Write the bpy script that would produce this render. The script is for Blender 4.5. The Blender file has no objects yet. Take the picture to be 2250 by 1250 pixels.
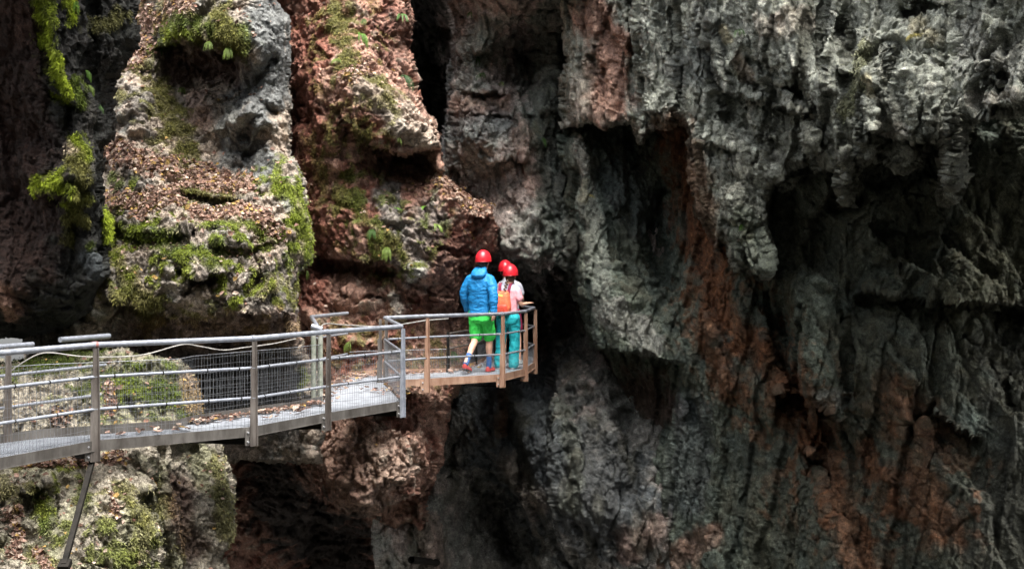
import bpy, math, random
import numpy as np
from mathutils import Vector, Matrix
rng = np.random.default_rng(7); random.seed(7)
S = bpy.context.scene; COL = S.collection
R = math.radians
GRID = 2.4            # grid pitch of the rock surfaces (photo pixels)
F, CX, HY, EYE = 2650.0, 1125.0, 573.0, 1.78   # focal length, centre column, horizon row, eye height over deck (deck z = 0)

def at(x, y, Y):
    """photo pixel + real distance -> world point"""
    return Vector(((x - CX) / F * Y, Y, EYE - (y - HY) / F * Y))
def deck(x, y, z=0.0):
    """photo pixel on the level z -> world point"""
    Y = (EYE - z) * F / (y - HY)
    return Vector(((x - CX) / F * Y, Y, z))

# ---------------------------------------------------------------- objects
def tag(o, label=None, cat=None, group=None, kind=None):
    if label: o['label'] = label
    if cat: o['category'] = cat
    if group: o['group'] = group
    if kind: o['kind'] = kind
    return o
def empty(name, loc=(0, 0, 0), rz=0.0):
    o = bpy.data.objects.new(name, None); COL.objects.link(o)
    o.location = loc; o.rotation_euler.z = rz; o.empty_display_size = .1
    return o
class MB:
    def __init__(s): s.v = []; s.f = []
    def add(s, vs, fs):
        b = len(s.v); s.v += [tuple(v) for v in vs]; s.f += [tuple(i + b for i in f) for f in fs]
    def box(s, a, b, w, h, up=(0, 0, 1), w2=None, h2=None):
        """bar from a to b, width w (sideways), height h (up); can taper"""
        a = Vector(a); b = Vector(b); d = (b - a).normalized(); u = Vector(up)
        r = d.cross(u); r = r.normalized() if r.length > 1e-4 else d.orthogonal().normalized()
        u = r.cross(d)
        w2 = w if w2 is None else w2; h2 = h if h2 is None else h2
        vs = [a + r*sx*w/2 + u*sz*h/2 for sx, sz in ((-1,-1),(1,-1),(1,1),(-1,1))] + \
             [b + r*sx*w2/2 + u*sz*h2/2 for sx, sz in ((-1,-1),(1,-1),(1,1),(-1,1))]
        s.add(vs, [(3,2,1,0),(4,5,6,7),(0,1,5,4),(1,2,6,5),(2,3,7,6),(3,0,4,7)])
    def tube(s, pts, r, n=10, caps=True):
        pts = [Vector(p) for p in pts]; vs = []; fs = []
        rs = r if isinstance(r, (list, tuple)) else [r]*len(pts)
        ref = None
        for i, p in enumerate(pts):
            d = (pts[min(i+1, len(pts)-1)] - pts[max(i-1, 0)]).normalized()
            if ref is None: ref = d.orthogonal().normalized()
            x = (ref - d*ref.dot(d)).normalized(); ref = x; y = d.cross(x)
            for k in range(n):
                t = 2*math.pi*k/n; vs.append(p + (x*math.cos(t) + y*math.sin(t))*rs[i])
        for i in range(len(pts)-1):
            for k in range(n):
                fs.append((i*n+k, i*n+(k+1) % n, (i+1)*n+(k+1) % n, (i+1)*n+k))
        if caps:
            fs.append(tuple(range(n-1, -1, -1))); fs.append(tuple((len(pts)-1)*n+k for k in range(n)))
        s.add(vs, fs)
    def rings(s, rings, close=True):
        n = len(rings[0]); vs = [p for r in rings for p in r]; fs = []
        for i in range(len(rings)-1):
            for k in range(n): fs.append((i*n+k, i*n+(k+1) % n, (i+1)*n+(k+1) % n, (i+1)*n+k))
        if close:
            fs.append(tuple(range(n-1, -1, -1))); fs.append(tuple((len(rings)-1)*n+k for k in range(n)))
        s.add(vs, fs)
    def build(s, name, mat, parent=None, smooth=False, bevel=0):
        me = bpy.data.meshes.new(name); me.from_pydata(s.v, [], s.f); me.update()
        if smooth:
            me.polygons.foreach_set('use_smooth', [True]*len(me.polygons))
            try: me.set_sharp_from_angle(angle=R(40))
            except Exception: pass
        return link(name, me, mat, parent, bevel)
def link(name, me, mat, parent=None, bevel=0):
    o = bpy.data.objects.new(name, me); COL.objects.link(o)
    if mat: me.materials.append(mat)
    if parent: o.parent = parent; o.matrix_parent_inverse = parent.matrix_basis.inverted()
    if bevel:
        m = o.modifiers.new('b', 'BEVEL'); m.width = bevel; m.segments = 2; m.limit_method = 'ANGLE'
    return o
def np_mesh(name, v, quads=None, tris=None, mat=None, parent=None, smooth=True):
    me = bpy.data.meshes.new(name)
    q = np.zeros((0, 4), np.int32) if quads is None else np.asarray(quads, np.int32)
    t = np.zeros((0, 3), np.int32) if tris is None else np.asarray(tris, np.int32)
    me.vertices.add(len(v)); me.vertices.foreach_set('co', np.ascontiguousarray(v, np.float32).ravel())
    me.loops.add(q.size + t.size); me.loops.foreach_set('vertex_index', np.concatenate([q.ravel(), t.ravel()]).astype(np.int32))
    me.polygons.add(len(q) + len(t))
    st = np.concatenate([np.arange(len(q))*4, q.size + np.arange(len(t))*3]).astype(np.int32)
    me.polygons.foreach_set('loop_start', st)
    me.update(calc_edges=True); me.validate()
    me.polygons.foreach_set('use_smooth', np.full(len(me.polygons), smooth))
    return link(name, me, mat, parent)
def set_attr(o, name, arr, typ='FLOAT_COLOR'):
    a = o.data.attributes.new(name, typ, 'POINT')
    if typ == 'FLOAT_COLOR':
        c = np.ones((len(arr), 4), np.float32); c[:, :3] = arr; a.data.foreach_set('color', c.ravel())
    else: a.data.foreach_set('value', np.asarray(arr, np.float32))

# ---------------------------------------------------------------- numpy noise
_P = rng.permutation(256).astype(np.int32); _P = np.concatenate([_P, _P, _P])
_G = rng.normal(size=(256, 3)).astype(np.float32); _G /= np.linalg.norm(_G, axis=1)[:, None]
def perlin(p):
    p = np.asarray(p, np.float32); i = np.floor(p).astype(np.int32); f = p - i; i &= 255
    w = f*f*f*(f*(f*6-15)+10); out = 0
    for dx in (0, 1):
        wx = w[:, 0] if dx else 1-w[:, 0]; a = _P[i[:, 0]+dx]
        for dy in (0, 1):
            wy = wx*(w[:, 1] if dy else 1-w[:, 1]); b = _P[a+i[:, 1]+dy]
            for dz in (0, 1):
                g = _G[_P[b+i[:, 2]+dz]]
                d = g[:, 0]*(f[:, 0]-dx) + g[:, 1]*(f[:, 1]-dy) + g[:, 2]*(f[:, 2]-dz)
                out = out + wy*(w[:, 2] if dz else 1-w[:, 2])*d
    return out*1.5
def fbm(p, o=4, gain=.5, ridged=False):
    a = 1.0; s = 0; t = 0
    for k in range(o):
        n = perlin(p + 17.3*k)
        if ridged: n = 1-2*np.abs(n)
        s = s + a*n; t += a; a *= gain; p = p*2.03
    return s/t
_J = rng.random((256, 3)).astype(np.float32)
def facets(p, sharp=9.0):
    """fractured rock: every voronoi cell is one tilted plane, joined by short slopes"""
    i = np.floor(p).astype(np.int32); f = (p - i).astype(np.float32)
    ws = np.zeros(len(p), np.float32); vs_ = np.zeros(len(p), np.float32); w2 = np.zeros(len(p), np.float32)
    for dx in (-1, 0, 1):
        a = _P[(i[:, 0]+dx) & 255]
        for dy in (-1, 0, 1):
            b = _P[a + ((i[:, 1]+dy) & 255)]
            for dz in (-1, 0, 1):
                h = _P[b + ((i[:, 2]+dz) & 255)]
                r = f - (_J[h] + np.array((dx, dy, dz), np.float32)); d = (r*r).sum(1)
                w = np.exp(-sharp*d); ws += w; w2 += w*w
                vs_ += w*((r*_G[(h*7+3) & 255]).sum(1)*1.35 + (_J[h, 0]-.5)*.45)
    return vs_/(ws+1e-12), w2/(ws*ws+1e-12)       # second value: 1 inside a cell, about .5 on a joint
def joints(p, dirs):
    """jointed rock: sawtooth steps across a few fracture directions, every slab with its own offset"""
    out = 0
    for k, (d, per, amp) in enumerate(dirs):
        d = np.array(d, np.float32); d /= np.linalg.norm(d); t = (p@d)/per + .55*fbm(p*(.42/per)+11*k, 3) + 7*k
        i = np.floor(t).astype(np.int32); f = (t-i).astype(np.float32); a = _J[(i*37+k*11) & 255, 0]; b = _J[((i+1)*37+k*11) & 255, 0]
        out = out + amp*per*((f-.5)*(.35+1.1*a) + (b-.5)*.5 + (a-b)*.5*0)
    return out
def sstep(x, a, b):
    t = np.clip((x-a)/(b-a), 0, 1); return t*t*(3-2*t)
def pl_dist(u, v, pts):
    """distance to a polyline in photo pixels"""
    if len(pts) == 1: return np.hypot(u-pts[0][0], v-pts[0][1])
    d = np.full(u.shape, 1e9)
    for (x0, y0), (x1, y1) in zip(pts[:-1], pts[1:]):
        dx, dy = x1-x0, y1-y0; L = dx*dx+dy*dy or 1
        t = np.clip(((u-x0)*dx+(v-y0)*dy)/L, 0, 1)
        d = np.minimum(d, np.hypot(u-x0-t*dx, v-y0-t*dy))
    return d
def inside(u, v, pts):
    c = np.zeros(u.shape, bool)
    for (x0, y0), (x1, y1) in zip(pts, pts[1:]+pts[:1]):
        if y0 == y1: continue
        c ^= ((y0 > v) != (y1 > v)) & (u < (x1-x0)*(v-y0)/(y1-y0)+x0)
    return c
def tps(ctrl):
    c = np.array(ctrl, float); n = len(c); q = c[:, :2]/100
    def k(d2): return d2*np.log(d2+1e-9)*.5
    A = np.zeros((n+3, n+3)); d2 = ((q[:, None]-q[None])**2).sum(2)
    A[:n, :n] = k(d2) + np.eye(n)*.25; A[:n, n] = 1; A[:n, n+1:] = q; A[n, :n] = 1; A[n+1:, :n] = q.T
    w = np.linalg.solve(A, np.concatenate([c[:, 2], [0, 0, 0]]))
    def ev(u, v):
        u = np.clip(u, -60, 2310)/100; v = np.clip(v, -60, 1310)/100; r = w[n]+w[n+1]*u+w[n+2]*v
        for i in range(n): r = r + w[i]*k((u-q[i, 0])**2+(v-q[i, 1])**2)
        return r
    return ev

# ---------------------------------------------------------------- materials
def new_mat(name):
    m = bpy.data.materials.new(name); m.use_nodes = True; nt = m.node_tree
    return m, nt, nt.nodes['Principled BSDF']
def nd(nt, t, **kw):
    n = nt.nodes.new(t)
    for k, v in kw.items():
        if k in n.inputs: n.inputs[k].default_value = v
        else: setattr(n, k, v)
    return n
def ramp(nt, src, stops):
    r = nt.nodes.new('ShaderNodeValToRGB'); e = r.color_ramp.elements
    while len(e) < len(stops): e.new(.5)
    for q, (p, c) in zip(e, stops): q.position = p; q.color = (*c, 1) if len(c) == 3 else c
    nt.links.new(src, r.inputs[0]); return r.outputs[0]
def mixc(nt, fac, a, b, mode='MIX'):
    m = nt.nodes.new('ShaderNodeMix'); m.data_type = 'RGBA'; m.blend_type = mode
    for s, v in ((m.inputs[0], fac), (m.inputs[6], a), (m.inputs[7], b)):
        if hasattr(v, 'links'): nt.links.new(v, s)
        else: s.default_value = v if not isinstance(v, tuple) else (*v, 1)
    return m.outputs[2]
def bump(nt, bs, src, st, dist, normal=None):
    b = nt.nodes.new('ShaderNodeBump'); b.inputs['Strength'].default_value = st; b.inputs['Distance'].default_value = dist
    nt.links.new(src, b.inputs['Height'])
    if normal: nt.links.new(normal, b.inputs['Normal'])
    nt.links.new(b.outputs[0], bs.inputs['Normal']); return b.outputs[0]
def noise_col(name, a, b, scale=8, rough=.6, metal=0, bmp=0, bscale=60, spec=.5, stretch=None, lo=.35, hi=.65):
    m, nt, bs = new_mat(name)
    tc = nd(nt, 'ShaderNodeTexCoord').outputs['Object']
    if stretch:
        mp = nd(nt, 'ShaderNodeMapping'); mp.inputs['Scale'].default_value = stretch; nt.links.new(tc, mp.inputs[0]); tc = mp.outputs[0]
    n = nd(nt, 'ShaderNodeTexNoise', Scale=scale, Detail=6.0, Roughness=.65); nt.links.new(tc, n.inputs[0])
    nt.links.new(ramp(nt, n.outputs[0], [(lo, a), (hi, b)]), bs.inputs['Base Color'])
    bs.inputs['Roughness'].default_value = rough; bs.inputs['Metallic'].default_value = metal
    bs.inputs['Specular IOR Level'].default_value = spec
    if bmp:
        n2 = nd(nt, 'ShaderNodeTexNoise', Scale=bscale, Detail=4.0); nt.links.new(tc, n2.inputs[0]); bump(nt, bs, n2.outputs[0], bmp, .01)
    return m
def rock_material():
    m, nt, bs = new_mat('rock'); tc = nd(nt, 'ShaderNodeTexCoord').outputs['Object']
    at_ = nd(nt, 'ShaderNodeAttribute', attribute_name='rock_colour').outputs['Color']
    wet = nd(nt, 'ShaderNodeAttribute', attribute_name='wet').outputs['Fac']
    n1 = nd(nt, 'ShaderNodeTexNoise', Scale=9.0, Detail=8.0, Roughness=.72); nt.links.new(tc, n1.inputs[0])
    n2 = nd(nt, 'ShaderNodeTexNoise', Scale=34.0, Detail=5.0, Roughness=.7); nt.links.new(tc, n2.inputs[0])
    vo = nd(nt, 'ShaderNodeTexVoronoi', Scale=26.0); nt.links.new(tc, vo.inputs[0])
    c = mixc(nt, 1.0, at_, ramp(nt, n1.outputs[0], [(.3, (.5, .48, .47)), (.5, (1, 1, 1)), (.72, (1.45, 1.42, 1.36))]), 'MULTIPLY')
    c = mixc(nt, 1.0, c, ramp(nt, n2.outputs[0], [(.3, (.62, .62, .62)), (.5, (1, 1, 1)), (.7, (1.4, 1.4, 1.38))]), 'MULTIPLY')
    n3 = nd(nt, 'ShaderNodeTexNoise', Scale=75.0, Detail=4.0, Roughness=.75); nt.links.new(tc, n3.inputs[0])
    c = mixc(nt, 1.0, c, ramp(nt, n3.outputs[0], [(.3, (.38, .37, .36)), (.5, (1, 1, 1)), (.68, (1.8, 1.78, 1.72))]), 'MULTIPLY')
    nt.links.new(c, bs.inputs['Base Color'])
    mr = nd(nt, 'ShaderNodeMapRange'); nt.links.new(wet, mr.inputs[0]); mr.inputs[3].default_value = .88; mr.inputs[4].default_value = .42
    nt.links.new(mr.outputs[0], bs.inputs['Roughness']); bs.inputs['Specular IOR Level'].default_value = .35
    b1 = bump(nt, bs, n1.outputs[0], .8, .09); b2 = bump(nt, bs, n2.outputs[0], .7, .03, b1); b3 = bump(nt, bs, n3.outputs[0], .8, .02, b2); bump(nt, bs, vo.outputs[0], .35, .02, b3)
    return m
ROCK = rock_material()
GALV = noise_col('galvanised_steel', (.21, .225, .26), (.35, .37, .42), 14, .36, .45, .15, 40)
DECKM = noise_col('deck_steel', (.20, .215, .245), (.36, .385, .43), 6, .42, .25, .1, 40)
POSTM = noise_col('weathered_steel', (.075, .063, .056), (.19, .17, .155), 9, .55, .45, .25, 30, stretch=(1, 1, .25))
RUST = noise_col('rusty_steel', (.19, .098, .06), (.36, .235, .17), 7, .65, .25, .3, 40, stretch=(1, 1, .3))
STRING = noise_col('stringer_steel', (.06, .053, .047), (.15, .14, .13), 5, .55, .45, .2, 30, stretch=(1, 1, .35))
DARKST = noise_col('dark_steel', (.005, .0045, .004), (.016, .014, .012), 8, .8, 0, .2, spec=.15)
CABLEM = noise_col('cable_sheath', (.16, .15, .14), (.32, .31, .29), 10, .6)
WIRE = noise_col('wire', (.13, .135, .145), (.26, .27, .29), 20, .5, .6)
BOLT = noise_col('bolt', (.5, .5, .52), (.75, .75, .78), 20, .3, .8)

# ---------------------------------------------------------------- rock masses
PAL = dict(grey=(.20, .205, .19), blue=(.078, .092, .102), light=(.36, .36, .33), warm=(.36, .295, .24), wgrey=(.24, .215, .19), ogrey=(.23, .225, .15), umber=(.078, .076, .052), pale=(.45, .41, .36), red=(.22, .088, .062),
           pink=(.36, .215, .165), brown=(.20, .092, .042), wpale=(.33, .295, .24), dark=(.06, .055, .048), dred=(.085, .045, .035), shadewine=(.034, .017, .013), shadecoal=(.018, .019, .016), fresh=(.19, .235, .022), rust=(.175, .076, .036), dgreen=(.105, .128, .108), pinkgrey=(.40, .335, .305), bgrey=(.35, .365, .315), white=(.52, .52, .46), slate=(.165, .17, .168), moss=(.062, .085, .012), lime=(.125, .155, .019),
           olive=(.115, .11, .035), ochre=(.33, .25, .09), litter=(.33, .20, .145), green=(.16, .185, .145), lgrey=(.255, .27, .235), shadeblack=(.03, .028, .026))  # the near-black tones paint shade on the pillar and in the voids
MOSSY = ('moss', 'lime', 'olive', 'fresh')
def axis(lo, hi, a, b):
    f = np.arange(a, b+GRID, GRID)
    p = [np.arange(lo, a-1, 6.)] if lo < a else []
    q = [np.arange(f[-1]+6, hi, 6.)] if hi > f[-1]+6 else []
    return np.concatenate(p+[f]+q)
def rock_mass(name, ctrl, xr, yr, base, outline=None, rnd=(40, .8), strokes=(), lips=(), cols=(), noise=None, lean=0.0, anis=(1, 1, 1), low=None, wets=(), skirt=3.0, steps=(), label=None):
    us = axis(xr[0], xr[1], max(xr[0], -50), min(xr[1], 2300)); vs = axis(yr[0], yr[1], max(yr[0], -60), min(yr[1], 1310))
    U, V = np.meshgrid(us, vs); h, w = U.shape; u = U.ravel(); v = V.ravel()
    # wobble so that traced strokes never read as drawn lines
    q = np.stack([u/38, v/38, np.zeros_like(u)+len(name)], 1)
    wu = fbm(q, 3)*11; wv = fbm(q+31, 3)*11
    D = tps(ctrl)(u+wu, v+wv)
    D = D + lean*np.clip(-60-v, 0, None)/100
    for pts, wd, amp in strokes: dd = pl_dist(u+wu, v+wv, pts)/wd; D = D + amp*(.55*np.clip(1-dd/1.5, 0, 1)+.45*np.exp(-dd**2))
    for pts, amt in steps:             # a sheer edge: left of the line the rock falls back
        py = np.array(pts, float); xe = np.interp(v, py[:, 1], py[:, 0])
        D = D + amt*(1-sstep(u+wu*.7-xe, -5, 4))*(1-sstep(v, py[-1, 1]-25, py[-1, 1]))*sstep(v, -70, -25)*sstep(u, 866, 880)
    for pts, amp, up, dn in lips:      # a lip: the rock stands out above the line and is undercut below it
        px = np.array(pts, float); yl = np.interp(u+wu, px[:, 0], px[:, 1]); t = v+wv*1.3-yl
        e = sstep(u, px[0, 0]-8, px[0, 0]+14)*(1-sstep(u, px[-1, 0]-14, px[-1, 0]+8))
        D = D + e*amp*np.where(t > 0, sstep(t, 0, 7)*np.exp(-np.clip(t-6, 0, None)/dn), 0) - e*amp*.45*np.where(t <= 0, np.exp(t/up), np.exp(-t/3))
    keep = np.ones((h, w), bool)
    if outline:
        sd = pl_dist(u, v, outline+outline[:1]); ins = inside(u, v, outline); sd = np.where(ins, sd, -sd) + wu*.9
        k = np.clip(1-sd/rnd[0], 0, 1); D = D + rnd[1]*(1-np.sqrt(np.clip(1-k*k, 0, 1)))
        keep = (sd > -2).reshape(h, w)
    P = np.stack([(u-CX)/F*D, D, EYE-(v-HY)/F*D], 1)
    idx = np.arange(h*w).reshape(h, w)
    ok = keep[:-1, :-1] & keep[1:, :-1] & keep[:-1, 1:] & keep[1:, 1:]
    quads = np.stack([idx[:-1, :-1], idx[1:, :-1], idx[1:, 1:], idx[:-1, 1:]], -1)[ok]
    # thickness: sweep the boundary backwards
    e = np.concatenate([quads[:, [a, (a+1) % 4]] for a in range(4)]); key = np.sort(e, 1); key = key[:, 0].astype(np.int64)*h*w+key[:, 1]
    _, inv, cnt = np.unique(key, return_inverse=True, return_counts=True); be = e[cnt[inv] == 1]
    bv = np.unique(be); n0 = h*w; rings = [bv]; loc = -np.ones(h*w, int); loc[bv] = np.arange(len(bv)); pp = [P]; uu = [u]; vv = [v]
    ray = P[bv] - np.array((0, 0, EYE)); ray /= np.linalg.norm(ray, axis=1)[:, None]
    nk = 9
    for k in range(1, nk):
        t = skirt*(k/(nk-1))**1.5
        pp.append(P[bv]+ray*t); uu.append(u[bv]); vv.append(v[bv]); new = n0+np.arange(len(bv)); n0 += len(bv)
        a, b = loc[be[:, 0]], loc[be[:, 1]]; quads = np.concatenate([quads, np.stack([rings[-1][b], rings[-1][a], new[a], new[b]], 1)]); rings.append(new)
    P = np.concatenate(pp); u = np.concatenate(uu); v = np.concatenate(vv)
    used = np.unique(quads); remap = -np.ones(len(P), int); remap[used] = np.arange(len(used)); quads = remap[quads]; P = P[used].astype(np.float32); u = u[used]; v = v[used]
    # normals of the base form
    fn = np.cross(P[quads[:, 2]]-P[quads[:, 0]], P[quads[:, 3]]-P[quads[:, 1]]); fn /= np.linalg.norm(fn, axis=1)[:, None]+1e-9
    N = np.zeros_like(P)
    for c in range(3):
        for k in range(4): N[:, c] += np.bincount(quads[:, k], fn[:, c], len(P))
    N /= np.linalg.norm(N, axis=1)[:, None]+1e-9
    view = np.array((0, 0, EYE), np.float32)-P; view /= np.linalg.norm(view, axis=1)[:, None]
    N = N + 2.2*view + np.array((0, 0, .15), np.float32); N /= np.linalg.norm(N, axis=1)[:, None]+1e-9
    # colours by zone
    q = P*1.0; n_a = fbm(q*1.3, 4); n_b = fbm(q*3.1+9, 4); n_c = fbm(q*7.5+4, 3); n_m = fbm(q*4.2+50, 4)
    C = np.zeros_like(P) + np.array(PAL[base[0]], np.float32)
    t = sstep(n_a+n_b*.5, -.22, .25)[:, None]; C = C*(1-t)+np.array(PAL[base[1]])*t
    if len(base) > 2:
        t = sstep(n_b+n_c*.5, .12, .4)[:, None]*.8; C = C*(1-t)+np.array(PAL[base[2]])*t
    moss = np.zeros(len(P)); litter = np.zeros(len(P))
    for cn, rad, st, pts in cols:
        d = pl_dist(u, v, pts)/rad
        if cn[0] == '~':          # patchy growth
            cn = cn[1:]; g_ = cn in MOSSY; t = st*sstep(n_m*1.2+n_c*.8+n_b*.5, .02, .3)*sstep(1.3-d+n_a*.8, 0, .6); moss = np.maximum(moss, t*.9*g_); C = C*(1-t[:, None])+np.array(PAL[cn])*t[:, None]; continue
        if cn in MOSSY: t = st*sstep(1.1-d+n_m*1.7+n_c*.7, -.1, .8)*sstep(1.9-d, 0, .5); moss = np.maximum(moss*(1-t*.2), t)
        elif cn == 'litter': t = st*sstep(.95-d+n_b*1.3+n_c*.8, .0, .45)*sstep(1.7-d, 0, .4); litter = np.maximum(litter, t)
        elif cn == 'rust': t = st*sstep(1.1-d+n_b*1.3+n_a*.7+n_c*.5, -.4, .8); moss = moss*(1-t)
        else: t = st*sstep(1.0-d+n_b*.8+n_a*.5, -.1, .5); moss = moss*(1-t*.3)
        C = C*(1-t[:, None])+np.array(PAL[cn])*t[:, None]
    sp = fbm(q*11+33, 3); C = C*(1+.55*n_c)[:, None]*(1+.45*fbm(q*19, 2))[:, None]; C = C*(1+.9*sstep(sp, .3, .5))[:, None]*(1-.5*sstep(-sp, .28, .5))[:, None]
    # relief
    if (noise or {}).get('streak'):
        ns = fbm(P*np.array((4.5, 4.5, .4), np.float32)+13, 4, .6); C = C*(1+noise['streak']*ns)[:, None]
        nt_ = sstep(fbm(P*np.array((2.2, 2.2, .5), np.float32)+77, 4), .05, .4)[:, None]*.55; C = C*(1-nt_)+np.array(PAL['umber'])*nt_
    nz = dict(big=.30, mid=.16, small=.06, fine=.022, ridge=.10, fac=.8, stri=0., streak=0., joint=.5, jd=[((1, .3, .25), .9, .30), ((.3, .2, 1), .75, .28), ((-.6, .4, .6), .42, .30), ((.8, .1, -.35), .23, .32), ((.2, .3, 1), .19, .25)])
    nz.update(noise or {}); nz['mid'] *= .8
    A = np.array(anis, np.float32); qa = P*A; wp = qa + .35*np.stack([perlin(qa*1.1+5), perlin(qa*1.1+25), perlin(qa*1.1+45)], 1)
    f1, g1 = facets(wp*.8, 40); f2, g2 = facets(wp*2.0+7, 60); f3, g3 = facets(wp*5.6+3, 60); f4, g4 = facets(P*14+11, 50)
    soft = 1-.7*np.clip(moss+litter*.8, 0, 1)
    d = nz['big']*(f1*.8 + fbm(qa*.6, 2)*.7) + nz['mid']*(f2*soft*nz['fac'] + n_b*.6) + nz['small']*(f3*soft*nz['fac'] + fbm(qa*9, 4, .6)*1.0 + .6*f4*nz['fac'])
    d += nz['joint']*joints(P, nz['jd'])*soft
    if nz['stri']:
        qs = P*np.array((2.3, 2.3, .6), np.float32) + .5*np.stack([perlin(P*.9+3), perlin(P*.9+60), perlin(P*.9+90)], 1)
        d += nz['stri']*(fbm(qs, 4, .5, True)*.9 + .6*fbm(qs*.55+8, 2))
    d += nz['ridge']*(fbm(qa*1.7+70, 4, .55, True)-.35)*soft
    crack = fbm(wp*.9+120, 3, .5); d -= nz['mid']*.7*np.exp(-(crack/.035)**2)*soft
    d -= nz['small']*.9*(1-sstep(g2, .5, .8))*soft*sstep(n_a, -.1, .2)
    d += nz['fine']*(fbm(P*26, 2)*(1+moss) + moss*perlin(P*50)*1.5)
    if low is not None:       # keep clear of the walkway
        k = np.ones(len(P))
        for pts, rad, amt in low: k = np.minimum(k, 1-(1-amt)*np.exp(-(pl_dist(u, v, pts)/rad)**2))
        d = d*k
    P2 = P + N*d[:, None]
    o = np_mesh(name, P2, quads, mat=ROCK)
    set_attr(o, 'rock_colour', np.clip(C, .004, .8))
    wet = np.zeros(len(P))
    for rad, st, pts in wets: wet = np.maximum(wet, st*sstep(1.2-pl_dist(u, v, pts)/rad+n_a, 0, .6))
    set_attr(o, 'wet', wet, 'FLOAT')
    tag(o, label, None, None, 'structure')
    return dict(o=o, P=P2, N=N, u=u, v=v, moss=moss, litter=litter, C=C, quads=quads)

MASS = {}
MASS['pillar'] = rock_mass('rock_pillar',
    [(0,0,12.7),(60,60,12.7),(90,0,12.3),(140,100,12.3),(200,100,13.0),(300,0,14.4),(300,100,14.4),(245,200,13.9),(160,220,12.4),(0,300,13.6),(80,300,13.4),(165,330,12.5),
     (240,300,13.7),(150,420,12.5),(70,420,13.3),(225,450,13.2),(50,500,13.6),(140,550,13.1),(235,580,13.2),(50,700,14.0),(150,700,13.9),(-60,0,13.),(-60,500,13.5),(120,740,14.6),(20,640,13.2)],
    (-350, 310), (-420, 760), ('shadecoal', 'shadeblack', 'shadecoal'),  # pillar's shade is put into this near-black base colour
    outline=[(-400,-1000),(310,-1000),(300,0),(300,90),(280,112),(263,150),(243,172),(240,215),(247,270),(241,310),(226,322),(224,450),(250,482),(244,540),(233,562),(235,598),(205,642),(185,690),(140,722),(50,740),(-400,745)],
    rnd=(30, .9), skirt=2.0, lean=-.55,  # unseen top leans out to keep the face in shade
    strokes=[([(85,60),(105,170),(155,235),(150,330),(110,390)], 10, .25), ([(120,40),(128,150),(158,200)], 26, -.18), ([(205,0),(200,150),(225,230)], 14, .35),
             ([(110,400),(160,410),(172,470)], 26, -.12), ([(215,590),(228,560)], 22, -.2), ([(170,500),(150,600)], 18, .2)],
    lips=[([(95,395),(120,430),(180,445)], .35, 30, 50), ([(150,640),(240,600)], .5, 25, 60), ([(100,190),(165,228)], .3, 20, 40)],
    cols=[('shadewine', 90, .9, [(20,60),(40,250),(60,450),(30,600)]), ('dred', 42, .6, [(30,10),(60,50),(45,70)]), ('dark', 16, .7, [(195,230),(205,300),(200,360)]), ('blue', 26, .5, [(215,590),(190,570)]),  # first stroke: red face darkened to stand in for its shade
          ('fresh', 26, 1, [(102,10),(108,100),(122,160),(148,200)]), ('fresh', 12, 1, [(160,0),(166,45)]), ('moss', 16, 1, [(172,175),(178,225)]), ('fresh', 18, 1, [(165,310),(178,345)]),
          ('fresh', 24, 1, [(105,405),(140,395),(168,440)]), ('olive', 20, .9, [(165,340),(172,420),(178,480)]), ('fresh', 14, 1, [(232,470),(246,500),(244,520)]), ('olive', 14, .9, [(150,480),(155,530)]),
          ('olive', 22, .5, [(215,60),(260,40)]), ('warm', 14, .8, [(150,322),(160,330)]), ('moss', 10, .9, [(200,540)]), ('pink', 22, .7, [(10,640),(25,680)])],
    noise=dict(big=.16, mid=.08, small=.045, fac=.6), label='dark mossy rock pillar overhanging the walkway')
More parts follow.
